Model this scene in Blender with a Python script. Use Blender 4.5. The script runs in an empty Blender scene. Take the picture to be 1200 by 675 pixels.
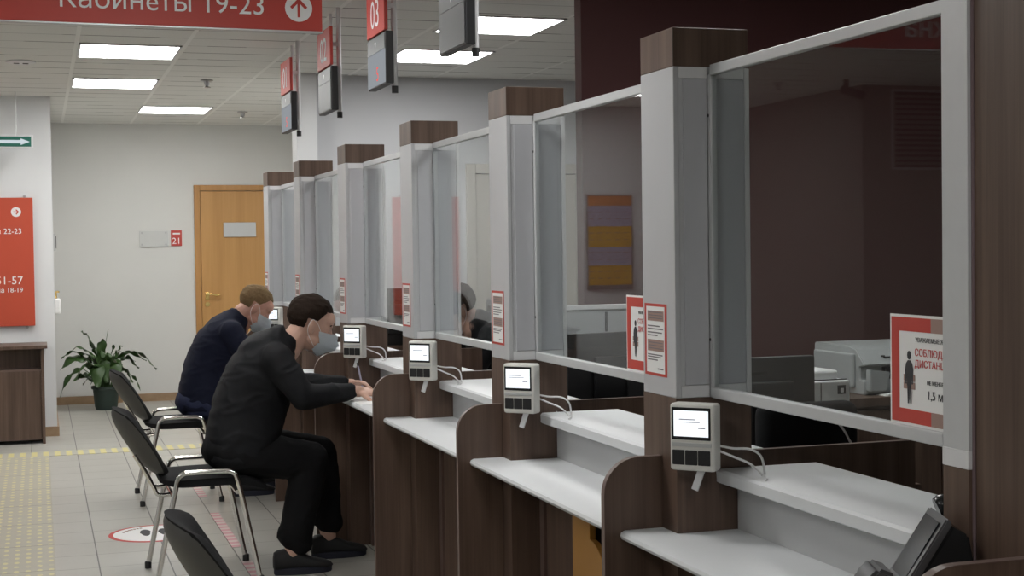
import bpy, bmesh, math, random
from mathutils import Vector, Matrix, Euler, noise
random.seed(7)
sc = bpy.context.scene
C = sc.collection
PI = math.pi
# ------------------------------------------------------------------ camera, world, exposure
H = 1.42164; ZC = 2.633
cam_d = bpy.data.cameras.new('camera'); cam = bpy.data.objects.new('camera', cam_d); C.objects.link(cam)
sc.camera = cam
cam_d.sensor_width = 36.0; cam_d.lens = 36.0*1714.117/1200.0; cam_d.clip_start = .05
_y, _p, _r = .3126, -.028, -.0135
fw = Vector((math.sin(_y)*math.cos(_p), math.cos(_y)*math.cos(_p), math.sin(_p)))
rt = Vector((math.cos(_y), -math.sin(_y), 0)); up = rt.cross(fw)
r2 = rt*math.cos(_r)+up*math.sin(_r); u2 = up*math.cos(_r)-rt*math.sin(_r)
cam.matrix_world = Matrix(((r2.x, u2.x, -fw.x, 0), (r2.y, u2.y, -fw.y, 0), (r2.z, u2.z, -fw.z, H), (0, 0, 0, 1)))
world = bpy.data.worlds.new('world'); sc.world = world; world.use_nodes = True
world.node_tree.nodes['Background'].inputs[0].default_value = (.5, .52, .55, 1)
world.node_tree.nodes['Background'].inputs[1].default_value = .05
sc.view_settings.view_transform = 'Standard'; sc.view_settings.look = 'None'
sc.view_settings.exposure = 0.0; sc.view_settings.gamma = 1.0; sc.view_settings.use_curve_mapping = False
LAMP = 20.5          # ceiling panel radiance

# ------------------------------------------------------------------ materials
def new_mat(name):
    m = bpy.data.materials.new(name); m.use_nodes = True
    nt = m.node_tree; return m, nt, nt.nodes['Principled BSDF']
def node(nt, t, **kw):
    n = nt.nodes.new(t)
    for k, v in kw.items(): setattr(n, k, v)
    return n
def mth(nt, op, a, b=None, c=None):
    n = node(nt, 'ShaderNodeMath', operation=op)
    for i, v in enumerate((a, b, c)):
        if v is None: continue
        if isinstance(v, (int, float)): n.inputs[i].default_value = v
        else: nt.links.new(v, n.inputs[i])
    return n.outputs[0]
def mixc(nt, f, a, b):
    n = node(nt, 'ShaderNodeMix', data_type='RGBA')
    if isinstance(f, (int, float)): n.inputs[0].default_value = f
    else: nt.links.new(f, n.inputs[0])
    for i, v in ((6, a), (7, b)):
        if isinstance(v, tuple): n.inputs[i].default_value = (*v, 1)
        else: nt.links.new(v, n.inputs[i])
    return n.outputs[2]
def plain(name, col, rough=.5, metal=0, var=.06, scale=8, bump=0, bscale=200, spec=.5):
    m, nt, p = new_mat(name)
    tc = node(nt, 'ShaderNodeTexCoord'); nz = node(nt, 'ShaderNodeTexNoise'); nz.inputs['Scale'].default_value = scale
    nt.links.new(tc.outputs['Object'], nz.inputs['Vector'])
    lo = tuple(c*(1-var) for c in col); hi = tuple(min(1, c*(1+var)) for c in col)
    nt.links.new(mixc(nt, nz.outputs['Fac'], lo, hi), p.inputs['Base Color'])
    p.inputs['Roughness'].default_value = rough; p.inputs['Metallic'].default_value = metal
    p.inputs['Specular IOR Level'].default_value = spec
    if bump:
        n2 = node(nt, 'ShaderNodeTexNoise'); n2.inputs['Scale'].default_value = bscale
        nt.links.new(tc.outputs['Object'], n2.inputs['Vector'])
        b = node(nt, 'ShaderNodeBump'); b.inputs['Strength'].default_value = bump; b.inputs['Distance'].default_value = .002
        nt.links.new(n2.outputs['Fac'], b.inputs['Height']); nt.links.new(b.outputs[0], p.inputs['Normal'])
    return m
def wood(name, a, b, rough=.45, sx=26, sz=1.1, spec=.4):
    m, nt, p = new_mat(name)
    tc = node(nt, 'ShaderNodeTexCoord'); mp = node(nt, 'ShaderNodeMapping')
    mp.inputs['Scale'].default_value = (sx, sx, sz); nt.links.new(tc.outputs['Object'], mp.inputs['Vector'])
    n1 = node(nt, 'ShaderNodeTexNoise'); n1.inputs['Scale'].default_value = 1; n1.inputs['Detail'].default_value = 5
    nt.links.new(mp.outputs[0], n1.inputs['Vector'])
    mp2 = node(nt, 'ShaderNodeMapping'); mp2.inputs['Scale'].default_value = (sx*6, sx*6, sz*3); nt.links.new(tc.outputs['Object'], mp2.inputs['Vector'])
    n2 = node(nt, 'ShaderNodeTexNoise'); n2.inputs['Scale'].default_value = 1; nt.links.new(mp2.outputs[0], n2.inputs['Vector'])
    f = mth(nt, 'ADD', mth(nt, 'MULTIPLY', n1.outputs['Fac'], .75), mth(nt, 'MULTIPLY', n2.outputs['Fac'], .25))
    r = node(nt, 'ShaderNodeValToRGB'); r.color_ramp.elements[0].position = .33; r.color_ramp.elements[1].position = .68
    r.color_ramp.elements[0].color = (*a, 1); r.color_ramp.elements[1].color = (*b, 1)
    nt.links.new(f, r.inputs[0]); nt.links.new(r.outputs[0], p.inputs['Base Color'])
    p.inputs['Roughness'].default_value = rough; p.inputs['Specular IOR Level'].default_value = spec
    return m
def glow(name, col, s):
    m = bpy.data.materials.new(name); m.use_nodes = True; nt = m.node_tree; nt.nodes.clear()
    e = node(nt, 'ShaderNodeEmission'); o = node(nt, 'ShaderNodeOutputMaterial')
    e.inputs[0].default_value = (*col, 1); e.inputs[1].default_value = s; nt.links.new(e.outputs[0], o.inputs[0]); return m
def glass_mat(name, tint=(.93, .95, .95), k=.8):
    m = bpy.data.materials.new(name); m.use_nodes = True; nt = m.node_tree; nt.nodes.clear()
    lw = node(nt, 'ShaderNodeLayerWeight'); lw.inputs[0].default_value = .5
    f5 = mth(nt, 'POWER', lw.outputs['Facing'], 5.0)
    fr = mth(nt, 'ADD', mth(nt, 'MULTIPLY', f5, .9*k), .04*k)
    t = node(nt, 'ShaderNodeBsdfTransparent'); t.inputs[0].default_value = (*tint, 1)
    g = node(nt, 'ShaderNodeBsdfGlossy'); g.inputs['Roughness'].default_value = .01; g.inputs[0].default_value = (1, 1, 1, 1)
    mx = node(nt, 'ShaderNodeMixShader'); o = node(nt, 'ShaderNodeOutputMaterial')
    nt.links.new(fr, mx.inputs[0]); nt.links.new(t.outputs[0], mx.inputs[1]); nt.links.new(g.outputs[0], mx.inputs[2]); nt.links.new(mx.outputs[0], o.inputs[0])
    return m
def line_mask(nt, coord, off, pitch, width):
    f = mth(nt, 'FRACT', mth(nt, 'DIVIDE', mth(nt, 'SUBTRACT', coord, off-width/2), pitch))
    return mth(nt, 'LESS_THAN', f, width/pitch)
def ceiling_mat():
    m, nt, p = new_mat('ceiling tiles')
    tc = node(nt, 'ShaderNodeTexCoord'); s = node(nt, 'ShaderNodeSeparateXYZ'); nt.links.new(tc.outputs['Object'], s.inputs[0])
    bar = line_mask(nt, s.outputs[0], .2345, .6165, .024)
    gap = line_mask(nt, s.outputs[1], 8.82, .3082, .016)
    nz = node(nt, 'ShaderNodeTexNoise'); nz.inputs['Scale'].default_value = 2.2; nt.links.new(tc.outputs['Object'], nz.inputs['Vector'])
    dark = mth(nt, 'MULTIPLY', gap, mth(nt, 'GREATER_THAN', nz.outputs['Fac'], .5))
    n2 = node(nt, 'ShaderNodeTexNoise'); n2.inputs['Scale'].default_value = 90; nt.links.new(tc.outputs['Object'], n2.inputs['Vector'])
    c = mixc(nt, n2.outputs['Fac'], (.66, .66, .63), (.76, .76, .73))
    c = mixc(nt, gap, c, (.50, .50, .48)); c = mixc(nt, dark, c, (.13, .12, .11)); c = mixc(nt, bar, c, (.80, .80, .77))
    nt.links.new(c, p.inputs['Base Color']); p.inputs['Roughness'].default_value = .9
    return m
def floor_mat():
    m, nt, p = new_mat('floor tiles')
    tc = node(nt, 'ShaderNodeTexCoord'); s = node(nt, 'ShaderNodeSeparateXYZ'); nt.links.new(tc.outputs['Object'], s.inputs[0])
    lx = line_mask(nt, s.outputs[0], .232, .3105, .006)
    ly = line_mask(nt, s.outputs[1], 7.43, .3, .007)
    nz = node(nt, 'ShaderNodeTexNoise'); nz.inputs['Scale'].default_value = 1.8; nt.links.new(tc.outputs['Object'], nz.inputs['Vector'])
    n2 = node(nt, 'ShaderNodeTexNoise'); n2.inputs['Scale'].default_value = 14; n2.inputs['Detail'].default_value = 6; nt.links.new(tc.outputs['Object'], n2.inputs['Vector'])
    c = mixc(nt, nz.outputs['Fac'], (.37, .36, .325), (.47, .46, .425))
    c = mixc(nt, mth(nt, 'MULTIPLY', n2.outputs['Fac'], .25), c, (.30, .285, .25))
    c = mixc(nt, mth(nt, 'MULTIPLY', ly, .7), c, (.15, .14, .12)); c = mixc(nt, lx, c, (.07, .065, .06))
    nt.links.new(c, p.inputs['Base Color']); p.inputs['Roughness'].default_value = .38
    return m
def tactile_mat():
    m, nt, p = new_mat('worn yellow studs')
    tc = node(nt, 'ShaderNodeTexCoord'); s = node(nt, 'ShaderNodeSeparateXYZ'); nt.links.new(tc.outputs['Object'], s.inputs[0])
    def cell(o, pitch): return mth(nt, 'SUBTRACT', mth(nt, 'FRACT', mth(nt, 'DIVIDE', o, pitch)), .5)
    cx = cell(s.outputs[0], .05); cy = cell(s.outputs[1], .1)
    d = mth(nt, 'ADD', mth(nt, 'POWER', mth(nt, 'MULTIPLY', cx, 1.0), 2), mth(nt, 'POWER', cy, 2))
    dot = mth(nt, 'LESS_THAN', d, .055)
    nz = node(nt, 'ShaderNodeTexNoise'); nz.inputs['Scale'].default_value = 9; nz.inputs['Detail'].default_value = 5; nt.links.new(tc.outputs['Object'], nz.inputs['Vector'])
    wear = mth(nt, 'GREATER_THAN', nz.outputs['Fac'], .42)
    seam = line_mask(nt, s.outputs[1], 7.43, .6, .008)
    base = mixc(nt, nz.outputs['Fac'], (.38, .37, .33), (.45, .42, .32))
    c = mixc(nt, mth(nt, 'MULTIPLY', dot, mth(nt, 'ADD', mth(nt, 'MULTIPLY', wear, .6), .3)), base, (.62, .57, .29)); c = mixc(nt, seam, c, (.2, .19, .16))
    nt.links.new(c, p.inputs['Base Color']); p.inputs['Roughness'].default_value = .5
    return m
def stripe_mat(name, a, b, axis, pitch, duty, shear=0):
    m, nt, p = new_mat(name)
    tc = node(nt, 'ShaderNodeTexCoord'); s = node(nt, 'ShaderNodeSeparateXYZ'); nt.links.new(tc.outputs['Object'], s.inputs[0])
    v = s.outputs[axis]
    if shear: v = mth(nt, 'ADD', v, mth(nt, 'MULTIPLY', s.outputs[1-axis], shear))
    f = mth(nt, 'LESS_THAN', mth(nt, 'FRACT', mth(nt, 'DIVIDE', v, pitch)), duty)
    nt.links.new(mixc(nt, f, b, a), p.inputs['Base Color']); p.inputs['Roughness'].default_value = .55
    return m
M = dict(
    ceil=ceiling_mat(), floor=floor_mat(), tactile=tactile_mat(),
    wall=plain('cream wall paint', (.67, .67, .65), .85, var=.03, scale=3, bump=.08, bscale=260),
    wall2=plain('cool grey wall paint', (.56, .57, .59), .85, var=.03, scale=3, bump=.08, bscale=260),
    wallw=plain('white wall paint', (.70, .71, .72), .8, var=.03, scale=3, bump=.06, bscale=260),
    maroon=plain('dark maroon panel', (.078, .024, .024), .7, var=.1, scale=2),
    walnut=wood('dark walnut laminate', (.070, .043, .032), (.146, .096, .071), rough=.4),
    edge=plain('walnut edge band', (.13, .085, .072), .4),
    grey=plain('light grey laminate', (.47, .475, .49), .42, var=.025, scale=14),
    greyd=plain('grey laminate panel', (.45, .455, .48), .5, var=.03, scale=14),
    strip=plain('white trim strip', (.66, .66, .67), .35, var=.02),
    alu=plain('brushed aluminium frame', (.56, .57, .58), .38, metal=.25, var=.04, scale=30),
    counter=plain('pale grey laminate counter', (.66, .675, .69), .5, var=.03, scale=6, spec=.35),
    backp=plain('grey back panel', (.47, .475, .48), .55, var=.03),
    glass=glass_mat('clear glass'),
    door=wood('honey oak veneer', (.45, .235, .075), (.56, .31, .115), rough=.4, sx=9, sz=.6),
    doorf=wood('oak door frame', (.40, .20, .065), (.50, .265, .095), rough=.4, sx=20, sz=1),
    beige=plain('beige painted door', (.50, .475, .43), .5, var=.02),
    base=wood('tan skirting', (.30, .20, .12), (.38, .26, .16), sx=8, sz=20),
    red=plain('red sign face', (.52, .075, .036), .45, var=.03),
    redd=plain('signal red sign face', (.50, .052, .038), .5, var=.03),
    white=plain('white print', (.85, .85, .85), .5, var=.01),
    offw=plain('warm white plastic', (.62, .61, .575), .45, var=.03),
    black=plain('black plastic', (.012, .012, .013), .45, var=.1),
    blackg=plain('glossy black plastic', (.014, .015, .016), .22, var=.1),
    monitor=plain('dark grey monitor shell', (.075, .082, .086), .4, var=.08),
    fabric=plain('black woven upholstery', (.010, .010, .011), .85, var=.3, scale=300, bump=.3, bscale=600, spec=.2),
    shell=plain('charcoal plastic chair back', (.055, .053, .050), .55, var=.1),
    chrome=plain('chrome tube', (.78, .77, .75), .14, metal=1, var=.02),
    steel=plain('steel', (.45, .45, .46), .3, metal=1, var=.03),
    brass=plain('polished brass', (.80, .58, .22), .25, metal=1, var=.04),
    plate=plain('silver name plate', (.52, .53, .53), .35, metal=.4, var=.03),
    green=plain('exit sign green', (.01, .12, .085), .5, var=.05),
    pot=plain('dark green plastic pot', (.018, .034, .028), .5, var=.1),
    soil=plain('potting soil', (.03, .02, .013), .95, var=.4, scale=80),
    stem=plain('leaf stalk green', (.05, .11, .03), .5),
    skin=plain('light skin', (.56, .345, .265), .5, var=.06, scale=30),
    skin2=plain('ruddy skin', (.55, .30, .23), .5, var=.08, scale=30),
    jacket=plain('black jacket cloth', (.0095, .010, .012), .75, var=.25, scale=40, bump=.15, bscale=400, spec=.22),
    trouser=plain('black trouser cloth', (.006, .006, .007), .85, var=.2, scale=60, spec=.2),
    navy=plain('navy sweatshirt cloth', (.008, .010, .024), .85, var=.2, scale=60, bump=.2, bscale=500, spec=.2),
    navy2=plain('navy jeans cloth', (.012, .018, .055), .85, var=.2, scale=60),
    hair1=plain('dark brown hair', (.020, .012, .008), .8, spec=.15, var=.5, scale=160, bump=.8, bscale=350),
    hair2=plain('dark blond hair', (.19, .125, .065), .8, spec=.15, var=.4, scale=160, bump=.8, bscale=350),
    mask=plain('pale blue face mask', (.70, .76, .80), .8, var=.05, scale=60),
    shoe=plain('black mesh shoe', (.012, .012, .013), .7, var=.3, scale=300),
    sole=plain('blue-black rubber sole', (.012, .014, .028), .6),
    eye=plain('eye white', (.7, .68, .66), .3), iris=plain('dark iris', (.03, .02, .015), .2),
    paper=plain('white paper', (.78, .78, .77), .7, var=.02),
    printer=plain('pale grey printer casing', (.40, .42, .42), .5, var=.03),
    printer2=plain('white printer casing', (.78, .79, .79), .45, var=.03),
    dark=plain('dark slot', (.03, .03, .032), .5),
    ink=plain('grey print', (.16, .15, .16), .6), text=plain('dark print', (.03, .03, .035), .6), redt=plain('red print', (.55, .05, .045), .6), greyt=plain('grey brown print', (.33, .22, .19), .7),
    phone=plain('graphite phone plastic', (.12, .12, .125), .28, metal=.5), mustard=plain('mustard yellow laminate', (.42, .20, .035), .5, var=.06),
    poster_y=plain('yellow poster block', (.62, .36, .02), .5), poster_v=plain('lilac poster block', (.38, .36, .48), .5), poster_o=plain('orange poster band', (.55, .22, .06), .5),
    screen=glow('lit screen', (.93, .97, 1.0), 1.15), lamp=glow('lit diffuser', (1, .99, .97), LAMP), led=glow('dim led panel', (.75, .80, .86), .38), ledr=glow('red led digits', (1, .12, .10), 1.0),
    arrow=glow('lit exit arrow', (.80, .90, .95), .75),
    tape=stripe_mat('worn red and white tape', (.58, .28, .30), (.60, .50, .48), 1, .085, .5),
    bars=stripe_mat('yellow bar paint', (.60, .54, .24), (.42, .41, .36), 0, .078, .5),
    gril=plain('grey vent grille', (.22, .21, .20), .5), tan=plain('tan wall panel', (.30, .27, .25), .8, var=.03),
)
def leaf_mat():
    m, nt, p = new_mat('glossy leaf green')
    tc = node(nt, 'ShaderNodeTexCoord'); nz = node(nt, 'ShaderNodeTexNoise'); nz.inputs['Scale'].default_value = 7; nt.links.new(tc.outputs['Object'], nz.inputs['Vector'])
    nt.links.new(mixc(nt, nz.outputs['Fac'], (.012, .035, .010), (.055, .115, .028)), p.inputs['Base Color']); p.inputs['Roughness'].default_value = .35
    return m
M['leaf'] = leaf_mat()

# ------------------------------------------------------------------ mesh helpers
def B(): return bmesh.new()
def box(bm, x0, x1, y0, y1, z0, z1, bev=0, seg=2, mat=None):
    t = bmesh.new(); bmesh.ops.create_cube(t, size=1)
    for v in t.verts: v.co = Vector(((x0+x1)/2+v.co.x*(x1-x0), (y0+y1)/2+v.co.y*(y1-y0), (z0+z1)/2+v.co.z*(z1-z0)))
    if bev: bmesh.ops.bevel(t, geom=t.edges[:], offset=bev, segments=seg, affect='EDGES', profile=.5)
    merge(bm, t, mat)
def merge(bm, t, mat=None):
    if mat is not None: bmesh.ops.transform(t, matrix=mat, verts=t.verts)
    me = bpy.data.meshes.new('tmp'); t.to_mesh(me); t.free(); bm.from_mesh(me); bpy.data.meshes.remove(me)
def tube(bm, pts, r, n=10, closed_ends=True):
    pts = [Vector(p) for p in pts]; rings = []
    t0 = (pts[1]-pts[0]).normalized(); ref = Vector((0, 0, 1)) if abs(t0.z) < .9 else Vector((1, 0, 0))
    nrm = t0.cross(ref).normalized()
    for i, p in enumerate(pts):
        a = pts[max(0, i-1)]; b = pts[min(len(pts)-1, i+1)]; t = (b-a).normalized()
        nrm = (nrm-t*nrm.dot(t)).normalized(); bn = t.cross(nrm)
        rr = r[i] if isinstance(r, (list, tuple)) else r
        rings.append([bm.verts.new(p+nrm*rr*math.cos(2*PI*k/n)+bn*rr*math.sin(2*PI*k/n)) for k in range(n)])
    for A, D in zip(rings, rings[1:]):
        for k in range(n): bm.faces.new((A[k], A[(k+1) % n], D[(k+1) % n], D[k]))
    if closed_ends: bm.faces.new(rings[0][::-1]); bm.faces.new(rings[-1])
def spline(pts, n=8):
    P = [Vector(p) for p in pts]; P = [P[0]]+P+[P[-1]]; out = []
    for i in range(1, len(P)-2):
        a, b, c, d = P[i-1:i+3]
        for k in range(n):
            t = k/n; out.append(.5*((2*b)+(c-a)*t+(2*a-5*b+4*c-d)*t*t+(3*b-a-3*c+d)*t**3))
    out.append(P[-2]); return out
def prism(bm, poly, axis, a, b, bev=0):
    """poly: 2D outline; extruded along axis from a to b."""
    def mk(u, v, w): return {'X': (w, u, v), 'Y': (u, w, v), 'Z': (u, v, w)}[axis]
    t = bmesh.new()
    A = [t.verts.new(mk(u, v, a)) for u, v in poly]; D = [t.verts.new(mk(u, v, b)) for u, v in poly]
    t.faces.new(A); t.faces.new(D[::-1])
    for i in range(len(poly)): j = (i+1) % len(poly); t.faces.new((A[i], D[i], D[j], A[j]))
    bmesh.ops.recalc_face_normals(t, faces=t.faces)
    if bev: bmesh.ops.bevel(t, geom=t.edges[:], offset=bev, segments=2, affect='EDGES')
    merge(bm, t)
def ell(bm, c, r, rot=None, sub=3):
    t = bmesh.new(); bmesh.ops.create_icosphere(t, subdivisions=sub, radius=1)
    m = Matrix.Translation(Vector(c)) @ (rot.to_matrix().to_4x4() if rot else Matrix()) @ Matrix.Diagonal((*r, 1)) if not isinstance(r, (int, float)) else Matrix.Translation(Vector(c)) @ Matrix.Scale(r, 4)
    merge(bm, t, m)
def cap(bm, p, r0, q, r1, n=14):
    """tapered closed capsule"""
    p, q = Vector(p), Vector(q); d = (q-p); L = d.length; z = d.normalized()
    x = z.cross(Vector((0, 0, 1)) if abs(z.z) < .9 else Vector((1, 0, 0))).normalized(); y = z.cross(x)
    prof = [(-math.cos(a)*r0, math.sin(a)*r0) for a in [PI/2*k/4 for k in range(1, 5)]]+[(L+math.sin(a)*r1, math.cos(a)*r1) for a in [PI/2*k/4 for k in range(0, 4)]]
    t = bmesh.new(); rings = [[t.verts.new(p+z*h+(x*math.cos(2*PI*k/n)+y*math.sin(2*PI*k/n))*r) for k in range(n)] for h, r in prof]
    for A, D in zip(rings, rings[1:]):
        for k in range(n): t.faces.new((A[k], A[(k+1) % n], D[(k+1) % n], D[k]))
    a = t.verts.new(p-z*r0); b = t.verts.new(q+z*r1)
    for k in range(n): t.faces.new((a, rings[0][(k+1) % n], rings[0][k])); t.faces.new((b, rings[-1][k], rings[-1][(k+1) % n]))
    bmesh.ops.recalc_face_normals(t, faces=t.faces); merge(bm, t)
def chain(bm, pts):
    for a, b in zip(pts, pts[1:]): cap(bm, a[0], a[1], b[0], b[1])
def lathe(bm, prof, c, n=28):
    rings = [[bm.verts.new((c[0]+r*math.cos(2*PI*k/n), c[1]+r*math.sin(2*PI*k/n), c[2]+z)) for k in range(n)] for r, z in prof]
    for A, D in zip(rings, rings[1:]):
        for k in range(n): bm.faces.new((A[k], A[(k+1) % n], D[(k+1) % n], D[k]))
    bm.faces.new(rings[0][::-1]); bm.faces.new(rings[-1])
def obj(name, bm, mat, parent=None, smooth=False, local=False):
    if isinstance(bm, bmesh.types.BMesh):
        bmesh.ops.recalc_face_normals(bm, faces=bm.faces) if not smooth == 'keep' else None
        me = bpy.data.meshes.new(name); bm.to_mesh(me); bm.free()
    else: me = bm; me.name = name
    me.materials.clear(); me.materials.append(M[mat] if isinstance(mat, str) else mat)
    o = bpy.data.objects.new(name, me); C.objects.link(o)
    if parent is not None:
        o.parent = parent
        if not local:
            w = Vector((0, 0, 0)); q = parent
            while q is not None: w += q.location; q = q.parent
            me.transform(Matrix.Translation(-w))
    if smooth:
        for f in me.polygons: f.use_smooth = True
        try: me.set_sharp_from_angle(angle=math.radians(42))
        except Exception: pass
    return o
def tag(o, label, cat, group=None, kind=None):
    o['label'] = label; o['category'] = cat
    if group: o['group'] = group
    if kind: o['kind'] = kind
    return o
def thing(name, label, cat, loc=(0, 0, 0), group=None):
    o = bpy.data.objects.new(name, None); C.objects.link(o); o.location = loc; o.empty_display_size = .1
    return tag(o, label, cat, group)
def struct(name, bm, mat, parent=None):
    o = obj(name, bm, mat, parent)
    if parent is None: o['kind'] = 'structure'
    return o
def kids(o): return list(o.children)
def dup(root, loc, label=None, rotz=None, skip=()):
    kid = [c for c in C.objects if c.parent == root]
    r = root.copy(); C.objects.link(r); r.location = loc
    if rotz is not None: r.rotation_euler = (0, 0, rotz)
    if label: r['label'] = label
    for ch in kid:
        if ch.name.split('.')[0] in skip: continue
        c = ch.copy(); C.objects.link(c); c.parent = r
        for g in [x for x in C.objects if x.parent == ch]:
            d = g.copy(); C.objects.link(d); d.parent = c
    return r
def text_mesh(s, size, mat4, align='LEFT', ext=.0004, bold=0):
    """flat raised lettering: outline from the font, each contour filled on its own"""
    c = bpy.data.curves.new('t', 'FONT'); c.body = s.replace('е', 'e'); c.size = 1; c.align_x = align; c.offset = bold/size; c.resolution_u = 4; c.fill_mode = 'NONE'
    o = bpy.data.objects.new('t', c); C.objects.link(o)
    me = bpy.data.meshes.new_from_object(o.evaluated_get(bpy.context.evaluated_depsgraph_get()))
    bpy.data.objects.remove(o); bpy.data.curves.remove(c)
    bm = bmesh.new(); bm.from_mesh(me); bpy.data.meshes.remove(me)
    loops = []; seen = set()
    for v in bm.verts:
        if v in seen or len(v.link_edges) != 2: continue
        lp = [v]; seen.add(v); e = v.link_edges[0]; w = e.other_vert(v)
        while w is not v and w not in seen:
            seen.add(w); lp.append(w); e = w.link_edges[0] if w.link_edges[1] is e else w.link_edges[1]; w = e.other_vert(w)
        loops.append(lp)
    def inside(p, lp):
        r_ = False
        for a, d in zip(lp, lp[1:]+lp[:1]):
            a, d = a.co, d.co
            if (a.y > p.y) != (d.y > p.y) and p.x < (d.x-a.x)*(p.y-a.y)/(d.y-a.y)+a.x: r_ = not r_
        return r_
    par = [next((k for k, q in enumerate(loops) if q is not lp and all(inside(w.co, q) for w in lp)), None) for lp in loops]
    for k, lp in enumerate(loops):
        if par[k] is not None: continue
        holes = [q for h, q in enumerate(loops) if par[h] == k]
        if not holes:
            want = abs(sum(a.co.x*d.co.y-d.co.x*a.co.y for a, d in zip(lp, lp[1:]+lp[:1])))/2
            f = bm.faces.new(lp); f.normal_update()
            tri = bmesh.ops.triangulate(bm, faces=[f], ngon_method='EAR_CLIP')['faces']
            if abs(sum(q.calc_area() for q in tri)-want) > .01*want:
                bmesh.ops.delete(bm, geom=tri, context='FACES_ONLY')
                ed = [next(e for e in a.link_edges if e.other_vert(a) is d) for a, d in zip(lp, lp[1:]+lp[:1])]
                bmesh.ops.triangle_fill(bm, edges=ed, use_beauty=True, use_dissolve=False, normal=(0, 0, 1))
        else:
            ed = [next(e for e in a.link_edges if e.other_vert(a) is d) for q in [lp]+holes for a, d in zip(q, q[1:]+q[:1])]
            bmesh.ops.triangle_fill(bm, edges=ed, use_beauty=True, use_dissolve=False, normal=(0, 0, 1))
    bmesh.ops.recalc_face_normals(bm, faces=bm.faces)
    g = bmesh.ops.extrude_face_region(bm, geom=bm.faces[:])
    bmesh.ops.translate(bm, verts=[v for v in g['geom'] if isinstance(v, bmesh.types.BMVert)], vec=(0, 0, ext/size))
    bmesh.ops.transform(bm, matrix=mat4 @ Matrix.Scale(size, 4), verts=bm.verts); return bm
def frame4(origin, xdir, ydir):
    x = Vector(xdir).normalized(); y = Vector(ydir).normalized(); z = x.cross(y); o = Vector(origin)
    return Matrix(((x.x, y.x, z.x, o.x), (x.y, y.y, z.y, o.y), (x.z, y.z, z.z, o.z), (0, 0, 0, 1)))
def add(bm, other):
    me = bpy.data.meshes.new('tmp'); other.to_mesh(me); other.free(); bm.from_mesh(me); bpy.data.meshes.remove(me)
def remesh(bm, voxel, smooth=4, wr=0, wscale=(9, 9, 9), seed=0):
    me = bpy.data.meshes.new('r'); bm.to_mesh(me); bm.free(); o = bpy.data.objects.new('r', me); C.objects.link(o)
    md = o.modifiers.new('r', 'REMESH'); md.mode = 'VOXEL'; md.voxel_size = voxel; md.use_smooth_shade = True
    sm = o.modifiers.new('s', 'SMOOTH'); sm.iterations = smooth; sm.factor = .5
    out = bpy.data.meshes.new_from_object(o.evaluated_get(bpy.context.evaluated_depsgraph_get()))
    bpy.data.objects.remove(o); bpy.data.meshes.remove(me)
    if wr:
        nr = [v.normal.copy() for v in out.vertices]
        for v, n in zip(out.vertices, nr):
            q = Vector((v.co.x*wscale[0]+seed, v.co.y*wscale[1], v.co.z*wscale[2]))
            f = noise.noise(q+Vector((0, 0, noise.noise(q*.6)*2)))
            v.co += n*wr*(.6-1.6*abs(f)**.6)
    return out

# ------------------------------------------------------------------ setting: hall shell
XE = 6.2
b = B(); box(b, -6, XE, -4, 14.4, -.1, 0); struct('floor', b, 'floor')
b = B(); box(b, -6, XE, -4, 14.4, ZC, ZC+.1); struct('ceiling', b, 'ceil')
b = B(); box(b, .0, 2.7, 14.3, 14.4, 0, ZC); struct('wall_far', b, 'wall')
b = B(); box(b, -3.07, .11, 11.9, 12.0, 0, ZC); struct('wall_left', b, 'wallw')
b = B(); box(b, .01, .11, 12.0, 14.3, 0, ZC); struct('wall_passage', b, 'wall')
b = B(); box(b, 2.65, 2.75, 10.2, 14.3, 0, ZC); struct('wall_corridor', b, 'wall')
b = B(); box(b, 1.84, 2.96, 10.1, 10.2, 0, ZC); box(b, 2.96, 3.80, 10.1, 10.2, 1.99, ZC); box(b, 3.80, 4.2, 10.1, 10.2, 0, ZC); struct('wall_back', b, 'wall2')
b = B(); box(b, 1.70, 1.84, 10.0, 10.2, 0, ZC); struct('trim_1', b, 'wallw')
b = B(); box(b, 2.335, XE, 6.17, 6.25, 0, ZC); struct('wall_partition', b, 'maroon')
b = B(); box(b, XE-.1, XE, -4, 14.4, 0, ZC); struct('wall_right', b, 'wall2')
b = B(); box(b, -3.17, -3.07, 10.0, 12.0, 0, ZC); struct('wall_recess', b, 'tan')
b = B(); box(b, -6, -3.07, 9.9, 10.0, 0, ZC); struct('wall_side', b, 'tan')
b = B(); box(b, -6, -5.9, -4, 9.9, 0, ZC); struct('wall_entrance', b, 'wallw')
b = B(); box(b, -6, XE, -4, -3.9, 0, ZC); struct('wall_near', b, 'wallw')
b = B(); box(b, .11, 1.44, 14.285, 14.3, 0, .075); struct('baseboard_far', b, 'base')
b = B(); box(b, .11, .125, 11.9, 14.285, 0, .075); box(b, -.1, .125, 11.885, 11.9, 0, .075); struct('baseboard_left', b, 'base')
b = B(); box(b, 1.84, 2.92, 10.085, 10.1, 0, .075); struct('baseboard_back', b, 'base')

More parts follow.
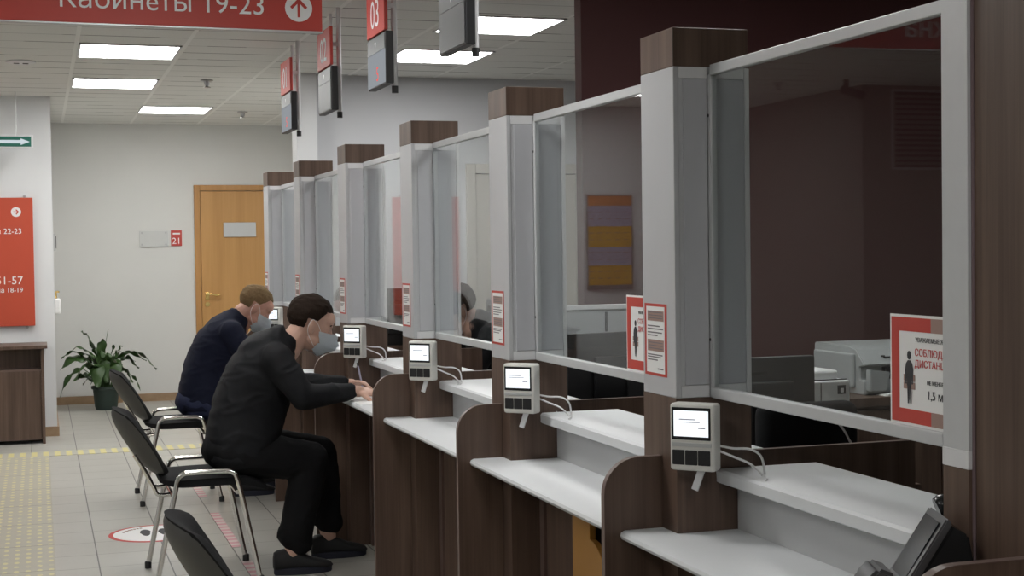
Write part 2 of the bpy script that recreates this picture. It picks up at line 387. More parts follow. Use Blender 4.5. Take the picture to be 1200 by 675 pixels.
# oak door in the far wall
def hinge_door(name, x0, x1, y, ztop, fw_, leafm, framem, handle):
    b = B(); box(b, x0, x0+fw_, y-.035, y, 0, ztop, .004); box(b, x1-fw_, x1, y-.035, y, 0, ztop, .004); box(b, x0+fw_, x1-fw_, y-.035, y, ztop-fw_, ztop, .004)
    d = struct(name, b, framem)
    b = B(); box(b, x0+fw_+.004, x1-fw_-.004, y-.018, y+.02, .006, ztop-fw_-.004, .002); obj('leaf', b, leafm, d)
    return d
d1 = hinge_door('door_1', 1.425, 2.12+.16, 14.298, 2.055, .055, 'door', 'doorf', True)
b = B(); box(b, 1.70, 2.01, 14.262, 14.28, 1.555, 1.695, .003); obj('name_plate', b, 'plate', d1)
hx, hz = 1.535, .985
b = B(); box(b, hx-.02, hx+.02, 14.272, 14.28, hz-.03, hz+.045, .004); tube(b, [(hx, 14.28, hz+.02), (hx, 14.235, hz+.02)], .011)
tube(b, spline([(hx, 14.238, hz+.02), (hx+.04, 14.234, hz+.025), (hx+.08, 14.236, hz+.012), (hx+.115, 14.242, hz+.018)]), .009); hd = obj('handle', b, 'brass', d1, True)
b = B(); tube(b, [(hx, 14.28, hz-.075), (hx, 14.268, hz-.075)], .024, 20); obj('keyhole_rosette', b, 'brass', d1, True)
# beige door in the back wall behind the counters
d2 = hinge_door('door_2', 2.923, 3.835, 10.1, 2.022, .07, 'beige', 'beige', True)
b = B(); tube(b, [(3.08, 10.06, 1.0), (3.08, 10.03, 1.0), (3.2, 10.03, 1.0)], .01); box(b, 3.06, 3.10, 10.066, 10.08, .93, 1.05, .004); obj('handle', b, 'steel', d2, True)

# ------------------------------------------------------------------ ceiling lamps
def ceiling_light(cx, cy, label, sx=.585, sy=.60):
    t = thing('ceiling_light', label, 'ceiling light', (cx, cy, ZC), 'recessed ceiling panels')
    b = B(); fr = .014
    for a in ((-sx/2, sx/2, -sy/2, -sy/2+fr), (-sx/2, sx/2, sy/2-fr, sy/2), (-sx/2, -sx/2+fr, -sy/2, sy/2), (sx/2-fr, sx/2, -sy/2, sy/2)):
        box(b, a[0], a[1], a[2], a[3], -.008, .0)
    obj('frame', b, 'strip', t, local=True)
    b = B(); box(b, -sx/2+fr, sx/2-fr, -sy/2+fr, sy/2-fr, -.006, -.001); obj('diffuser', b, 'lamp', t, local=True)
ceiling_light(.54, 9.13, 'square lit ceiling panel nearest below the big red sign')
ceiling_light(.54, 10.86, 'lit ceiling panel behind the nearest one, left of the sprinkler')
ceiling_light(1.13, 12.80, 'lit ceiling panel farthest away, above the oak door')
ceiling_light(2.41, 7.64, 'largest lit ceiling panel over the counters, partly behind a dark display')
ceiling_light(2.42, 8.96, 'lit ceiling panel beyond the largest one, right of window display 03')
for x, y in ((.54, 6.3), (.54, 3.9), (-.9, 1.3), (.95, -.1), (2.3, 4.4), (-1.5, 10.7), (-1.6, 4.4), (-3.6, 7.8), (-3.9, 4.6), (2.36, 11.3)):  # unseen panels: some inferred from reflections and shadows, others added to brighten the hall
    ceiling_light(x, y, 'unseen lit ceiling panel, one of several inferred and added for fill light')
def sprinkler(x, y, label, cat='sprinkler'):
    b = B(); lathe(b, [(.045, 0), (.045, -.006), (.02, -.012), (.018, -.035), (.008, -.045), (.026, -.05), (.026, -.054)][::-1], (x, y, ZC), 18)
    tag(obj('smoke_detector' if cat != 'sprinkler' else 'sprinkler', b, 'steel', None, True), label, cat)
sprinkler(1.16, 10.55, 'small metal sprinkler head on the ceiling right of the lit panels')
sprinkler(1.72, 12.9, 'small ceiling sprinkler far back, right of the farthest lit panel')
t = thing('air_vent', 'small round air diffuser on the ceiling above the white wall', 'air vent', (-.08, 9.75, ZC))
b = B(); lathe(b, [(.09, 0), (.09, -.008), (.075, -.012)][::-1], (0, 0, 0)); obj('ring', b, 'strip', t, True, True)
b = B(); box(b, -.045, -.01, -.012, .012, -.016, -.0125, .002); box(b, .01, .045, -.012, .012, -.016, -.0125, .002); obj('slot', b, 'dark', t, local=True)

# ------------------------------------------------------------------ counters
P = 1.26; Y1 = 3.0986; XL, XR = 1.3973, 1.5895; WY = .1903; XG = 1.491
ZT, ZCAP, ZB, ZD, ZK = 1.9225, 1.8327, 1.0656, .9225, .7515
YS = {i: Y1+P*(i-1) for i in range(0, 7)}
YS[3] -= .035; YS[5] += .035; YS[6] -= .04
PLAB = {1: 'tallest looking grey and walnut pillar, nearest complete one to the camera', 2: 'second grey pillar with walnut cap, left of the yellow poster', 3: 'third grey pillar with walnut cap from the camera, by the beige door frame',
        4: 'fourth grey pillar with walnut cap, beside the masked man\'s face', 5: 'fifth grey pillar with walnut cap, directly above the masked man\'s head', 6: 'farthest grey pillar with walnut cap, in front of the oak door'}
pil = thing('counter_pillar', PLAB[1], 'pillar', (0, 0, 0), 'pillars between the counters')
W = XR-XL
b = B(); box(b, XL, XR, 0, WY, ZCAP, ZT, .002); obj('cap', b, 'walnut', pil, local=True)
b = B(); box(b, XL+.002, XR-.012, .002, WY-.002, ZB, ZCAP); box(b, XL, XL+.014, 0, WY, ZB, ZCAP, .002); obj('shaft', b, 'grey', pil, local=True)
b = B(); box(b, XR-.0115, XR+.001, -.003, WY, ZB+.001, ZCAP-.001, .0015); obj('edge_strip', b, 'strip', pil, local=True)
for n, (a, c) in enumerate(((XL+.024, XG-.0085), (XG+.0105, XR-.0125))):
    b = B(); box(b, a, c, -.0015, .0019, ZB+.03, ZCAP-.028, .001); obj('front_panel', b, 'greyd', pil, local=True)
    b = B(); box(b, a-.010, c, -.0005, .0019, ZCAP-.026, ZCAP-.001); box(b, a-.010, c, -.0005, .0019, ZB+.001, ZB+.028); obj('trim_strip', b, 'strip', pil, local=True)
b = B(); box(b, XG-.008, XG+.008, -.018, -.0016, ZB, 1.815, .002); obj('mounting_post', b, 'alu', pil, local=True)
b = B()
for z in (1.2, 1.72): tube(b, [(XG-.009, -.006, z), (XG-.006, -.006, z)], .004, 10)
obj('screw', b, 'dark', pil, local=True)
b = B(); box(b, XL, XR-.038, 0, WY, 0, ZB); box(b, XR-.038, XR, .0, WY, .90, ZB); obj('lower_box', b, 'walnut', pil, local=True)
pil.location = (0, YS[1], 0)
pillars = {1: pil}
for i in range(2, 7): pillars[i] = dup(pil, (0, YS[i], 0), PLAB[i])

BLAB = {0: 'nearest', 1: 'second', 2: 'third', 3: 'fourth', 4: 'fifth', 5: 'farthest'}
CL = {0: 'service counter nearest the camera with the desk phone on it', 1: 'service counter between the two nearest grey pillars, mustard panel below', 2: 'empty service counter right of the masked man, before his hands',
      3: 'service counter where the masked man in black is writing', 4: 'service counter hidden behind the masked man in black', 5: 'farthest service counter where the man in navy sits'}
def counter(i):
    y0 = YS[i]+(.19 if i else .19); y1 = YS[i+1]+.0836
    if i == 0: y0 = 1.95
    else: y0 = YS[i]+.1016
    t = thing('service_counter', CL[i], 'counter', (1.42, (y0+y1)/2, 0), 'service counters in a row')
    yb1 = YS[i+1]; yb0 = YS[i]+WY if i else 2.165      # between pillars
    b = B(); pr = [(1.30, .727), (1.291, .731), (1.287, .739), (1.290, .747), (1.299, ZK), (XL, ZK), (XL, .727)]
    prism(b, pr, 'Y', y0+.001, y1-.001); box(b, XL, 1.57, yb0+.001, yb1-.001, .727, ZK); obj('worktop', b, 'counter', t, True)
    b = B(); pr = [(1.505, .863), (1.498, .867), (1.497, .891), (1.503, .897), (1.76, .897), (1.76, .863)]
    prism(b, pr, 'Y', yb0+.001, yb1-.001); obj('shelf', b, 'counter', t, True)
    b = B(); box(b, 1.552, 1.566, yb0+.001, yb1-.001, ZK, .863); obj('back_panel', b, 'backp', t)
    b = B(); box(b, 1.500, 1.518, yb0+.001, yb1-.001, .0, .727); obj('modesty_panel', b, 'walnut', t)
    b = B(); yy = yb0+.42; box(b, 1.492, 1.4999, yy, yy+.03, 0, .727); obj('batten', b, 'edge', t)
    b = B(); box(b, 1.49, 1.4999, yb1-.04, yb1-.002, 0, .727); obj('batten', b, 'edge', t)
    return t
counters = {i: counter(i) for i in range(0, 6)}
# divider boards: rounded upper front corner, running through behind the pillar
DL = {1: 'nearest full walnut divider board with rounded corner', 2: 'second walnut divider board with rounded corner, below the second pillar', 3: 'third walnut divider board, just right of the masked man\'s hand',
      4: 'fourth walnut divider board, behind the masked man\'s arm', 5: 'fifth walnut divider board, behind the masked man\'s knees', 6: 'farthest walnut divider board beside the man in navy', 0: 'walnut divider board at the bottom right corner by the phone'}
def arc_poly(x0, x1, z1, R):
    pts = [(x0, 0), (x0, z1-R)]
    for k in range(1, 8):
        a = PI/2*k/8; pts.append((x0+R-R*math.cos(a), z1-R+R*math.sin(a)))
    return pts+[(x0+R, z1), (x1, z1), (x1, 0)]
def divider(i, x1=2.09):
    y = YS[i]+.0836
    t = thing('divider_board', DL[i], 'divider', (1.3, y, 0), 'divider boards between the counters')
    b = B(); prism(b, arc_poly(1.2495, XL-.0005 if i else 1.489, ZD-.0015, .085), 'Y', y, y+.018)
    if i: box(b, XR+.0005, x1, y, y+.018, 0, ZD-.0015)
    obj('board', b, 'walnut', t)
    # edge banding that follows the outline
    b = B(); o = arc_poly(1.2480, XL-.0005 if i else 1.489, ZD, .0865)[:-1]; n_ = arc_poly(1.2496, XL-.0005 if i else 1.489, ZD-.0014, .085)[:-1]
    for k in range(len(o)-1):
        q = [b.verts.new((p[0], yy, p[1])) for yy in (y-.0006, y+.0186) for p in (o[k], o[k+1], n_[k+1], n_[k])]
        for f in ((0, 1, 2, 3), (7, 6, 5, 4), (0, 4, 5, 1), (2, 6, 7, 3)): b.faces.new([q[j] for j in f])
    if i: box(b, XR+.001, x1, y-.0006, y+.0186, ZD-.0014, ZD)
    obj('edge_band', b, 'edge', t)
for i in range(0, 7): divider(i)

# tall walnut end pillar that closes the row beside the camera
t = thing('end_pillar', 'tall dark walnut end panel at the right edge of the picture', 'pillar', (1.49, 2.0, 0))
b = B(); box(b, 1.489, 1.75, 1.35, 1.9218, 0, 2.45, .002); box(b, 1.489, 1.75, 1.941, 2.09, 0, 2.45, .002); box(b, 1.4895, 1.75, 1.92, 1.942, .93, 2.45); obj('panel', b, 'walnut', t)
b = B(); box(b, 1.4845, 1.50, 2.0902, 2.0925, 0, 2.45); obj('edge_band', b, plain('pale edge band', (.22, .16, .17), .4), t)
b = B(); box(b, 1.478, 1.60, 2.0927, 2.166, 0, 1.037, .001); obj('lower_box', b, 'walnut', t)
b = B(); box(b, 1.478, 1.505, 2.0927, 2.166, 1.068, 2.3, .001); obj('white_post', b, 'alu', t)['label'] = 'white metal post'
b = B(); box(b, 1.477, 1.506, 2.0927, 2.167, 1.037, 1.068, .001); obj('post_foot', b, 'strip', t)

# glass screens
GL = {0: 'largest glass screen, nearest the camera, red distance notice inside', 1: 'glass screen between the two nearest pillars, yellow poster seen through it', 2: 'glass screen with the clerk behind it', 3: 'glass screen with pale red reflection, left of the third pillar', 4: 'narrow glass screen left of the fourth pillar', 5: 'farthest glass screen, left of the fifth pillar'}
for i in range(0, 6):
    ya = YS[i]+WY+.001 if i else 2.168; yb = YS[i+1]-.0185
    t = thing('glass_screen', GL[i], 'glass screen', (XG, (ya+yb)/2, ZB), 'glass screens over the counters')
    b = B(); box(b, XG-.010, XG+.010, ya, yb, 1.812, 1.836, .002); obj('top_rail', b, 'alu', t)
    b = B(); box(b, XG-.012, XG+.012, ya, yb, ZB, 1.090, .002); obj('bottom_rail', b, 'alu', t)
    if i:
        b = B(); box(b, XG-.012, XG+.012, ya, ya+.06, 1.0905, 1.8115, .001); obj('end_post', b, 'alu', t)
    tilt = {2: -.018, 3: -.018}.get(i, 0)
    y2 = ya+.061 if i else ya+.001; ym = (y2+yb)/2; L = (yb-y2)/2
    b = B(); box(b, -.003, .003, -L, L, 1.0885, 1.8135); bmesh.ops.rotate(b, verts=b.verts, cent=(0, 0, 0), matrix=Matrix.Rotation(-tilt, 3, 'Z'))
    bmesh.ops.translate(b, verts=b.verts, vec=(XG, ym, 0)); obj('pane', b, 'glass', t)

# ------------------------------------------------------------------ printed matter
def on_x(y, z, x): return frame4((x, y, z), (0, -1, 0), (0, 0, 1))   # readable from -X (text runs towards the camera)
def notice(y0, x, label):
    """portrait sign on the glass: red border, white field, standing person, text"""
    w, h = .249, .200
    t = thing('distance_notice', label, 'notice', (x, y0, 1.0905))
    def R(a0, a1, z0, z1, dx): return (x-dx-.0004, x-dx, y0-a1, y0-a0, 1.0905+z0, 1.0905+z1)
    b = B(); box(b, *R(0, w, 0, h, 0)); obj('sheet', b, 'paper', t)
    b = B(); m = .005
    for a in ((m, w-m, m, .030), (m, w-m, h-.030, h-m), (m, .030, .030, h-.030), (w-.03, w-m, .03, h-.03)): box(b, *R(*a, .0006))
    obj('red_border', b, 'redd', t)
    for a in ((.13, .185, m, .030), (.13, .185, h-.030, h-m)): b = B(); box(b, *R(*a, .0011)); obj('ochre_block', b, 'greyt', t)
    # pictogram person
    b = B(); zc = 1.0905
    def flat(pts, dx=.0012): prism(b, [(y0-a, zc+z) for a, z in pts], 'X', x-dx-.0003, x-dx)
    flat([(.049, .100), (.052, .112), (.058, .118), (.066, .118), (.072, .112), (.075, .100), (.074, .075), (.070, .075), (.069, .095), (.069, .072), (.063, .072), (.0625, .046), (.0615, .046), (.061, .072), (.055, .072), (.055, .095), (.054, .075), (.050, .075)])
    flat([(.056, .072), (.057, .040), (.060, .040), (.0605, .072)]); flat([(.0635, .072), (.066, .040), (.069, .040), (.0685, .072)])
    flat([(.0585+.006*math.cos(a)+.0035, .127+.008*math.sin(a)) for a in [2*PI*k/12 for k in range(12)]]); obj('figure', b, 'text', t)
    b = B()
    for a0, a1, z in ((.044, .080, .072), (.044, .080, .086)): box(b, *R(a0, a1, z-.006, z+.006, .0009))
    obj('figure_shade', b, 'greyt', t)
    for s_, sz, dy, dz, mm in (('УВАЖАЕМЫЕ ЖИТЕЛИ', .0112, .082, .152, 'text'), ('НЕ МЕНЕЕ', .0100, .117, .078, 'text'), ('1,5 м', .022, .117, .052, 'text'), ('СОБЛЮДАЙТЕ', .0182, .079, .127, 'redt'), ('ДИСТАНЦИЮ', .0182, .079, .107, 'redt')):
        obj('lettering', text_mesh(s_, sz, on_x(y0-dy, zc+dz, x-.0012), bold=.0003), mm, t)
notice(2.343, XG-.0034, 'red bordered distance notice in the nearest glass, beside the white post')
notice(3.612, XG-.0034, 'red bordered distance notice half hidden behind the nearest pillar')
SL = {1: 'red bordered sticker on the nearest pillar', 2: 'narrow red bordered sticker on the second pillar', 3: 'narrow red bordered sticker on the third pillar', 4: 'narrow sticker on the fourth pillar, above the masked man', 5: 'thin looking sticker on the fifth pillar', 6: 'thin looking sticker on the farthest pillar by the door'}
def sticker(i, ya, z0=1.110, z1=1.282, w=.13):
    x = XL-.0004
    t = thing('rules_sticker', SL[i], 'sticker', (x, ya, z0), 'stickers on the pillars')
    def R(a0, a1, u0, u1, dx): return (x-dx-.0004, x-dx, ya-a1*w, ya-a0*w, z0+u0*(z1-z0), z0+u1*(z1-z0))
    b = B(); box(b, *R(0, 1, 0, 1, 0)); obj('red_frame', b, 'redd', t)
    b = B(); box(b, *R(.09, .91, .04, .96, .0006)); obj('white_field', b, 'paper', t)
    b = B()
    for u0, u1 in ((.76, .90), (.34, .50)):
        box(b, *R(.15, .88, u0, u1, .0011))
    obj('heading_block', b, 'greyt', t)
    b = B()
    for k, u in enumerate((.69, .65, .60, .56, .29, .26, .22, .10)):
        box(b, *R(.15 if k != 7 else .6, (.7, .85, .8, .6, .82, .75, .6, .85)[k], u-.008, u+.008, .0011))
    for u in (.80, .84, .88, .38, .42, .46): box(b, *R(.2, .83, u-.006, u+.004, .0016))
    obj('text_line', b, 'ink', t)
for i in range(1, 7): sticker(i, YS[i]+.178)

# ------------------------------------------------------------------ feedback tablets on the pillars
TL = {1: 'largest white rating tablet with lit screen on the nearest pillar', 2: 'white rating tablet with lit screen on the second pillar', 3: 'white rating tablet on the third pillar, left of its shelf', 4: 'small white rating tablet before the masked man\'s face', 5: 'white rating tablet on the fifth pillar, behind the masked man\'s head', 6: 'tiny rating tablet before the face of the man in navy'}
tab = thing('rating_tablet', TL[1], 'tablet', (0, 0, 0), 'rating tablets on the pillars')
TA = Matrix.Translation((0, 0, 0))
b = B(); box(b, -.054, .054, -.022, .022, -.077, .077, .007, 3); obj('casing', b, 'offw', tab, True, True)
b = B(); box(b, -.049, .045, -.0232, -.021, -.006, .068, .001); sbz = obj('bezel', b, 'blackg', tab, local=True)
b = B(); box(b, -.043, .040, -.0245, -.0230, .002, .061); obj('screen', b, 'screen', sbz, local=True)
b = B(); box(b, -.030, .01, -.0249, -.0245, .040, .042); box(b, -.030, .02, -.0249, -.0245, .034, .0355); box(b, .016, .033, -.0249, -.0245, .021, .0235); obj('screen_text', b, 'poster_v', sbz, local=True)
b = B(); box(b, -.049, .047, -.0245, -.021, -.021, -.012, .001); obj('ledge', b, 'plate', tab, local=True)
for k in range(3):
    b = B(); x = -.0475+k*.031; box(b, x, x+.0295, -.0245, -.021, -.063, -.029, .002); obj('button', b, 'black', tab, local=True)
b = B(); t_ = bmesh.new(); bmesh.ops.create_cube(t_, size=1); bmesh.ops.scale(t_, vec=(.016, .006, .05), verts=t_.verts); merge(b, t_, Matrix.Translation((.006, .0, -.099)) @ Matrix.Rotation(.35, 4, 'Y')); obj('cable_tag', b, 'strip', tab, local=True)
b = B(); box(b, -.02, .02, .0221, .05, -.03, .03, .003); obj('bracket', b, 'steel', tab, local=True)
TZ = .984; TR = -math.radians(46)
def tabloc(i): return (1.417, YS[i]-.060, TZ)
tab.location = tabloc(1); tab.rotation_euler = (0, 0, TR)
for i in range(2, 7): dup(tab, tabloc(i), TL[i], TR)
KL = {1: 'white cable looping from the nearest tablet down to its shelf', 2: 'white cable from the second tablet to the shelf', 3: 'white cable from the third tablet to its shelf', 4: 'tangled white cable beside the tablet at the masked man\'s face'}
for i in range(1, 5):
    x0, y0 = 1.470, YS[i]-.09
    b = B(); tube(b, spline([(x0-.01, y0+.02, TZ-.02), (x0+.02, y0-.01, TZ-.026), (x0+.055, y0-.03, TZ-.028), (x0+.075, y0-.045, TZ-.045), (x0+.078, y0-.055, .900)]), .0028, 8)
    tube(b, spline([(x0-.01, y0+.015, TZ-.03), (x0+.02, y0-.02, TZ-.045), (x0+.05, y0-.04, TZ-.06), (x0+.07, y0-.06, .900)]), .0028, 8)
    tube(b, spline([(x0+.078, y0-.055, .900), (x0+.06, y0-.10, .8995), (x0+.045, y0-.12, .8995)]), .0022, 6)
    tag(obj('tablet_cable', b, 'strip', None, True), KL[i], 'cable', 'tablet cables')

# ------------------------------------------------------------------ hanging window displays
HL = {0: 'grey window display hanging nearest, in front of the large ceiling panel', 1: 'window display numbered 03 hanging with red top', 2: 'hanging window display with faded red top, second from the left', 3: 'leftmost hanging window display, thin and red topped'}
def display(i, y, num, lit):
    x = 1.40; w = .345
    t = thing('window_display', HL[i], 'display', (x, y, 2.11), 'displays hanging over the windows')
    b = B(); box(b, x, x+.035, y-w/2, y+w/2, 2.115, 2.335, .004); obj('casing', b, 'black', t)
    b = B(); box(b, x-.003, x, y-w/2+.008, y+w/2-.008, 2.122, 2.262); p = obj('led_screen', b, 'led' if lit else 'monitor', t)
    if lit:
        b = text_mesh('5', .085, on_x(y-.03, 2.14, x-.0042), 'CENTER'); obj('red_digit', b, 'ledr', p)
    b = B(); box(b, x-.003, x, y-w/2+.008, y+w/2-.008, 2.264, 2.328); p2 = obj('upper_screen', b, 'monitor', t)
    b = text_mesh('▼', .03, on_x(y+.02, 2.285, x-.004)); obj('screen_mark', b, 'plate', p2)
    b = B(); box(b, x-.004, x+.012, y-w/2+.004, y+w/2-.004, 2.34, 2.53, .002); pr = obj('number_panel', b, 'redd', t)
    b = text_mesh(num, .17, on_x(y, 2.372, x-.0052), 'CENTER'); obj('number', b, 'white', pr)
    b = B(); tube(b, [(x+.055, y-.1, 2.11), (x+.055, y-.1, ZC)], .012, 10); tube(b, [(x+.055, y+.1, 2.3), (x+.055, y+.1, ZC)], .008, 8)
    for zz in (2.16, 2.44): box(b, x+.012 if zz > 2.3 else x+.035, x+.058, y-.11, y-.09, zz, zz+.02)
    obj('hanger_pole', b, 'strip', t, True)
    b = B(); lathe(b, [(.014, -.018), (.014, .012)], (x+.055, y-.1, 2.10), 12); obj('pole_end', b, 'black', t)
display(0, 4.975, '04', False); display(1, 6.18, '03', True); display(2, 7.375, '02', False); display(3, 8.585, '01', True)

# ------------------------------------------------------------------ signs
def disc(bm, c, r, nrm_axis, a, d, n=28):
    prism(bm, [(c[0]+r*math.cos(2*PI*k/n), c[1]+r*math.sin(2*PI*k/n)) for k in range(n)], nrm_axis, a, d)
# big hanging sign
SX0, SY, SZ = 1.09, 5.50, 2.25
t = thing('hanging_sign', 'large red hanging sign with white lettering at the top left', 'sign', (0, SY, SZ))
t.rotation_euler = (0, 0, .03)
def on_y(x, z, y): return frame4((x, y, z), (1, 0, 0), (0, 0, 1))
b = B(); box(b, -1.35, 1.045, 0, .03, 0, .30, .002); pn = obj('panel', b, 'redd', t, local=True)
b = B(); box(b, -1.352, 1.047, -.002, .032, -.006, -.0005); obj('edge_strip', b, 'plate', t, local=True)
obj('lettering', text_mesh('Кабинеты 19-23', .103, on_y(.83, .054, -.002), 'RIGHT'), 'white', pn, local=True); obj('lettering', text_mesh('Окна', .125, on_y(-.88, .052, -.002)), 'white', pn, local=True)
b = B(); disc(b, (.955, .085), .052, 'Y', -.002, -.0005); ic = obj('arrow_disc', b, 'white', pn, local=True)
b = B(); box(b, .950, .960, -.0035, -.0022, .050, .118); prism(b, [(.955, .122), (.922, .088), (.930, .080), (.955, .105), (.980, .080), (.988, .088)], 'Y', -.0035, -.0022); obj('arrow', b, 'redd', ic, local=True)
b = B()
for x in (-1.1, -.2, .85): tube(b, [(x, .015, .30), (x, .015, ZC-SZ)], .004, 8)
obj('suspension_rod', b, 'steel', t, local=True)
# red board on the white wall
YW = 11.9
t = thing('wall_board', 'red direction board with white numbers on the white wall at left', 'sign', (-.3, YW, .86))
bx0, bx1, bz0, bz1, yb = -.66, -.035, .865, 1.852, 11.868
b = B(); box(b, bx0, bx1, yb, yb+.012, bz0, bz1, .002); pn = obj('panel', b, 'red', t)
b = B()
for x in (bx0+.06, bx1-.06):
    for z in (bz0+.0, bz1-.0): tube(b, [(x, yb-.004, z+(.01 if z > 1 else -.01)), (x, YW, z+(.01 if z > 1 else -.01))], .011, 12)
obj('standoff', b, 'steel', t, True)
b = B(); disc(b, (-.158, 1.742), .037, 'Y', yb-.002, yb-.0003); ic = obj('arrow_disc', b, 'white', pn)
b = B(); box(b, -.178, -.15, yb-.004, yb-.0022, 1.738, 1.746); prism(b, [(-.135, 1.742), (-.156, 1.763), (-.161, 1.757), (-.147, 1.742), (-.161, 1.727), (-.156, 1.721)], 'Y', yb-.004, yb-.0022); obj('arrow', b, 'red', ic)
for s, z, sz in (('на 22-23', 1.575, .058), ('51-57', 1.188, .085), ('на 18-19', 1.125, .052), ('е', 1.065, .052)):
    obj('lettering', text_mesh(s, sz, on_y(-.118 if s != 'е' else -.30, z, yb-.0012), 'RIGHT', .001), 'white', pn)
# exit arrow
t = thing('exit_sign', 'green lit exit sign with white arrow hanging by the white wall', 'sign', (-.2, 11.6, 2.22))
b = B(); box(b, -.36, -.022, 11.585, 11.612, 2.212, 2.312, .003); pn = obj('housing', b, 'strip', t)
b = B(); box(b, -.35, -.035, 11.582, 11.5849, 2.224, 2.299); fc = obj('face', b, 'green', t)
b = B(); box(b, -.36, -.11, 11.579, 11.5815, 2.248, 2.273); prism(b, [(-.11, 2.236), (-.045, 2.2605), (-.11, 2.285)], 'Y', 11.579, 11.5815); obj('arrow', b, 'arrow', fc)
b = B(); tube(b, [(-.14, 11.6, 2.31), (-.14, 11.6, ZC)], .003, 6); tube(b, [(-.30, 11.6, 2.31), (-.30, 11.6, ZC)], .003, 6); obj('suspension_wire', b, 'plate', t)
# plates by the oak door
t = thing('acrylic_plate', 'clear blank plate on four studs left of the oak door', 'sign', (1.04, 14.3, 1.48))
b = B(); box(b, .912, 1.178, 14.283, 14.288, 1.470, 1.620, .001); obj('sheet', b, plain('frosted acrylic', (.60, .61, .60), .25, var=.02), t)
b = B()
for x in (.935, 1.157):
    for z in (1.490, 1.602): tube(b, [(x, 14.280, z), (x, 14.2995, z)], .010, 10)
obj('stud', b, 'steel', t, True)
t = thing('room_number', 'small red room plate with white 21 beside the oak door', 'sign', (1.255, 14.3, 1.48))
b = B(); box(b, 1.205, 1.307, 14.285, 14.298, 1.475, 1.625, .004); pn = obj('panel', b, 'redd', t)
b = text_mesh('21', .085, on_y(1.256, 1.495, 14.284), 'CENTER', .001, .002); box(b, 1.222, 1.29, 14.283, 14.2845, 1.585, 1.6); obj('lettering', b, 'white', pn)
# wall fittings on the passage corner
t = thing('wall_switch', 'small dark wall fitting on the corner beside the red board', 'switch', (.11, 12.6, 1.5))
b = B(); box(b, .1102, .135, 12.5, 12.62, 1.44, 1.58, .004); obj('case', b, 'plate', t); b = B(); box(b, .1352, .14, 12.52, 12.6, 1.46, 1.56, .002); obj('rocker', b, 'dark', t)
t = thing('hand_dispenser', 'small white dispenser on the corner by the white wall', 'dispenser', (.11, 12.6, 1.0))
b = B(); box(b, .1102, .165, 12.5, 12.64, .925, 1.05, .015, 3); obj('case', b, 'white', t, True); b = B(); tube(b, spline([(.13, 12.57, 1.05), (.13, 12.57, 1.1), (.15, 12.54, 1.105)]), .008); obj('pump', b, 'brass', t, True)

# ------------------------------------------------------------------ left reception desk
t = thing('walnut_desk', 'dark walnut desk against the white wall at the left edge', 'desk', (-.5, 11.7, 0))
b = B(); box(b, -1.3, .047, 11.42, 11.88, .712, .737, .002); obj('tabletop', b, 'walnut', t)
b = B(); box(b, 0.0, .022, 11.44, 11.87, .0, .712, .001); box(b, -1.28, -1.258, 11.44, 11.87, 0, .712, .001); obj('side_panel', b, 'walnut', t)
b = B(); box(b, -1.258, -.0001, 11.46, 11.478, .03, .56, .001); obj('front_panel', b, 'walnut', t)
b = B(); box(b, -1.258, -.0001, 11.60, 11.616, .56, .712); obj('back_board', b, 'walnut', t)
b = B(); box(b, -1.258, -.0001, 11.4595, 11.60, .545, .56); obj('inner_shelf', b, 'edge', t)
# floor markings
b = B(); box(b, -.62, .043, 3.0, 10.72, 0, .004); tag(obj('tactile_paving', b, 'tactile'), 'worn yellow studded tactile strip on the floor at the left', 'floor marking')
b = B(); box(b, -.62, 1.15, 10.72, 10.95, 0, .003); tag(obj('tactile_bar_strip', b, 'bars'), 'yellow barred guide strip crossing the tiled floor', 'floor marking')
for k, (y0, y1, lab) in enumerate(((8.55, 9.15, 'faded red and white tape piece under the masked man\'s chair seat'), (7.05, 8.02, 'longest pink striped tape piece on the tiles behind the chair leg'), (6.1, 6.72, 'red and white tape piece by the chair leg at the bottom'))):
    b = B(); box(b, .853, .900, y0, y1, 0, .0015); tag(obj('floor_tape', b, 'tape'), lab, 'tape', 'tape pieces on the floor')
t = thing('floor_sticker', 'round white floor sticker with red rim and footprints', 'floor sticker', (.53, 7.56, 0))
b = B(); disc(b, (0, 0), .228, 'Z', 0, .0012, 48); obj('rim', b, 'redt', t, local=True)
b = B(); disc(b, (0, 0), .205, 'Z', .0013, .002, 48); f = obj('field', b, 'white', t, local=True)
for s in (-1, 1):
    b = B()
    prism(b, [(s*.045+.028*math.cos(a)*(1 if math.sin(a) > 0 else .8), .02+.085*math.sin(a)) for a in [2*PI*k/20 for k in range(20)]], 'Z', .0021, .0026); obj('footprint', b, 'text', f, local=True)
b = B()
for k in range(8):
    a = PI*.62+k*.11; c = Vector((math.cos(a), math.sin(a)))*.165; box(b, c.x-.006, c.x+.006, c.y-.011, c.y+.011, .0021, .0026)
obj('rim_text', b, 'greyt', f, local=True)

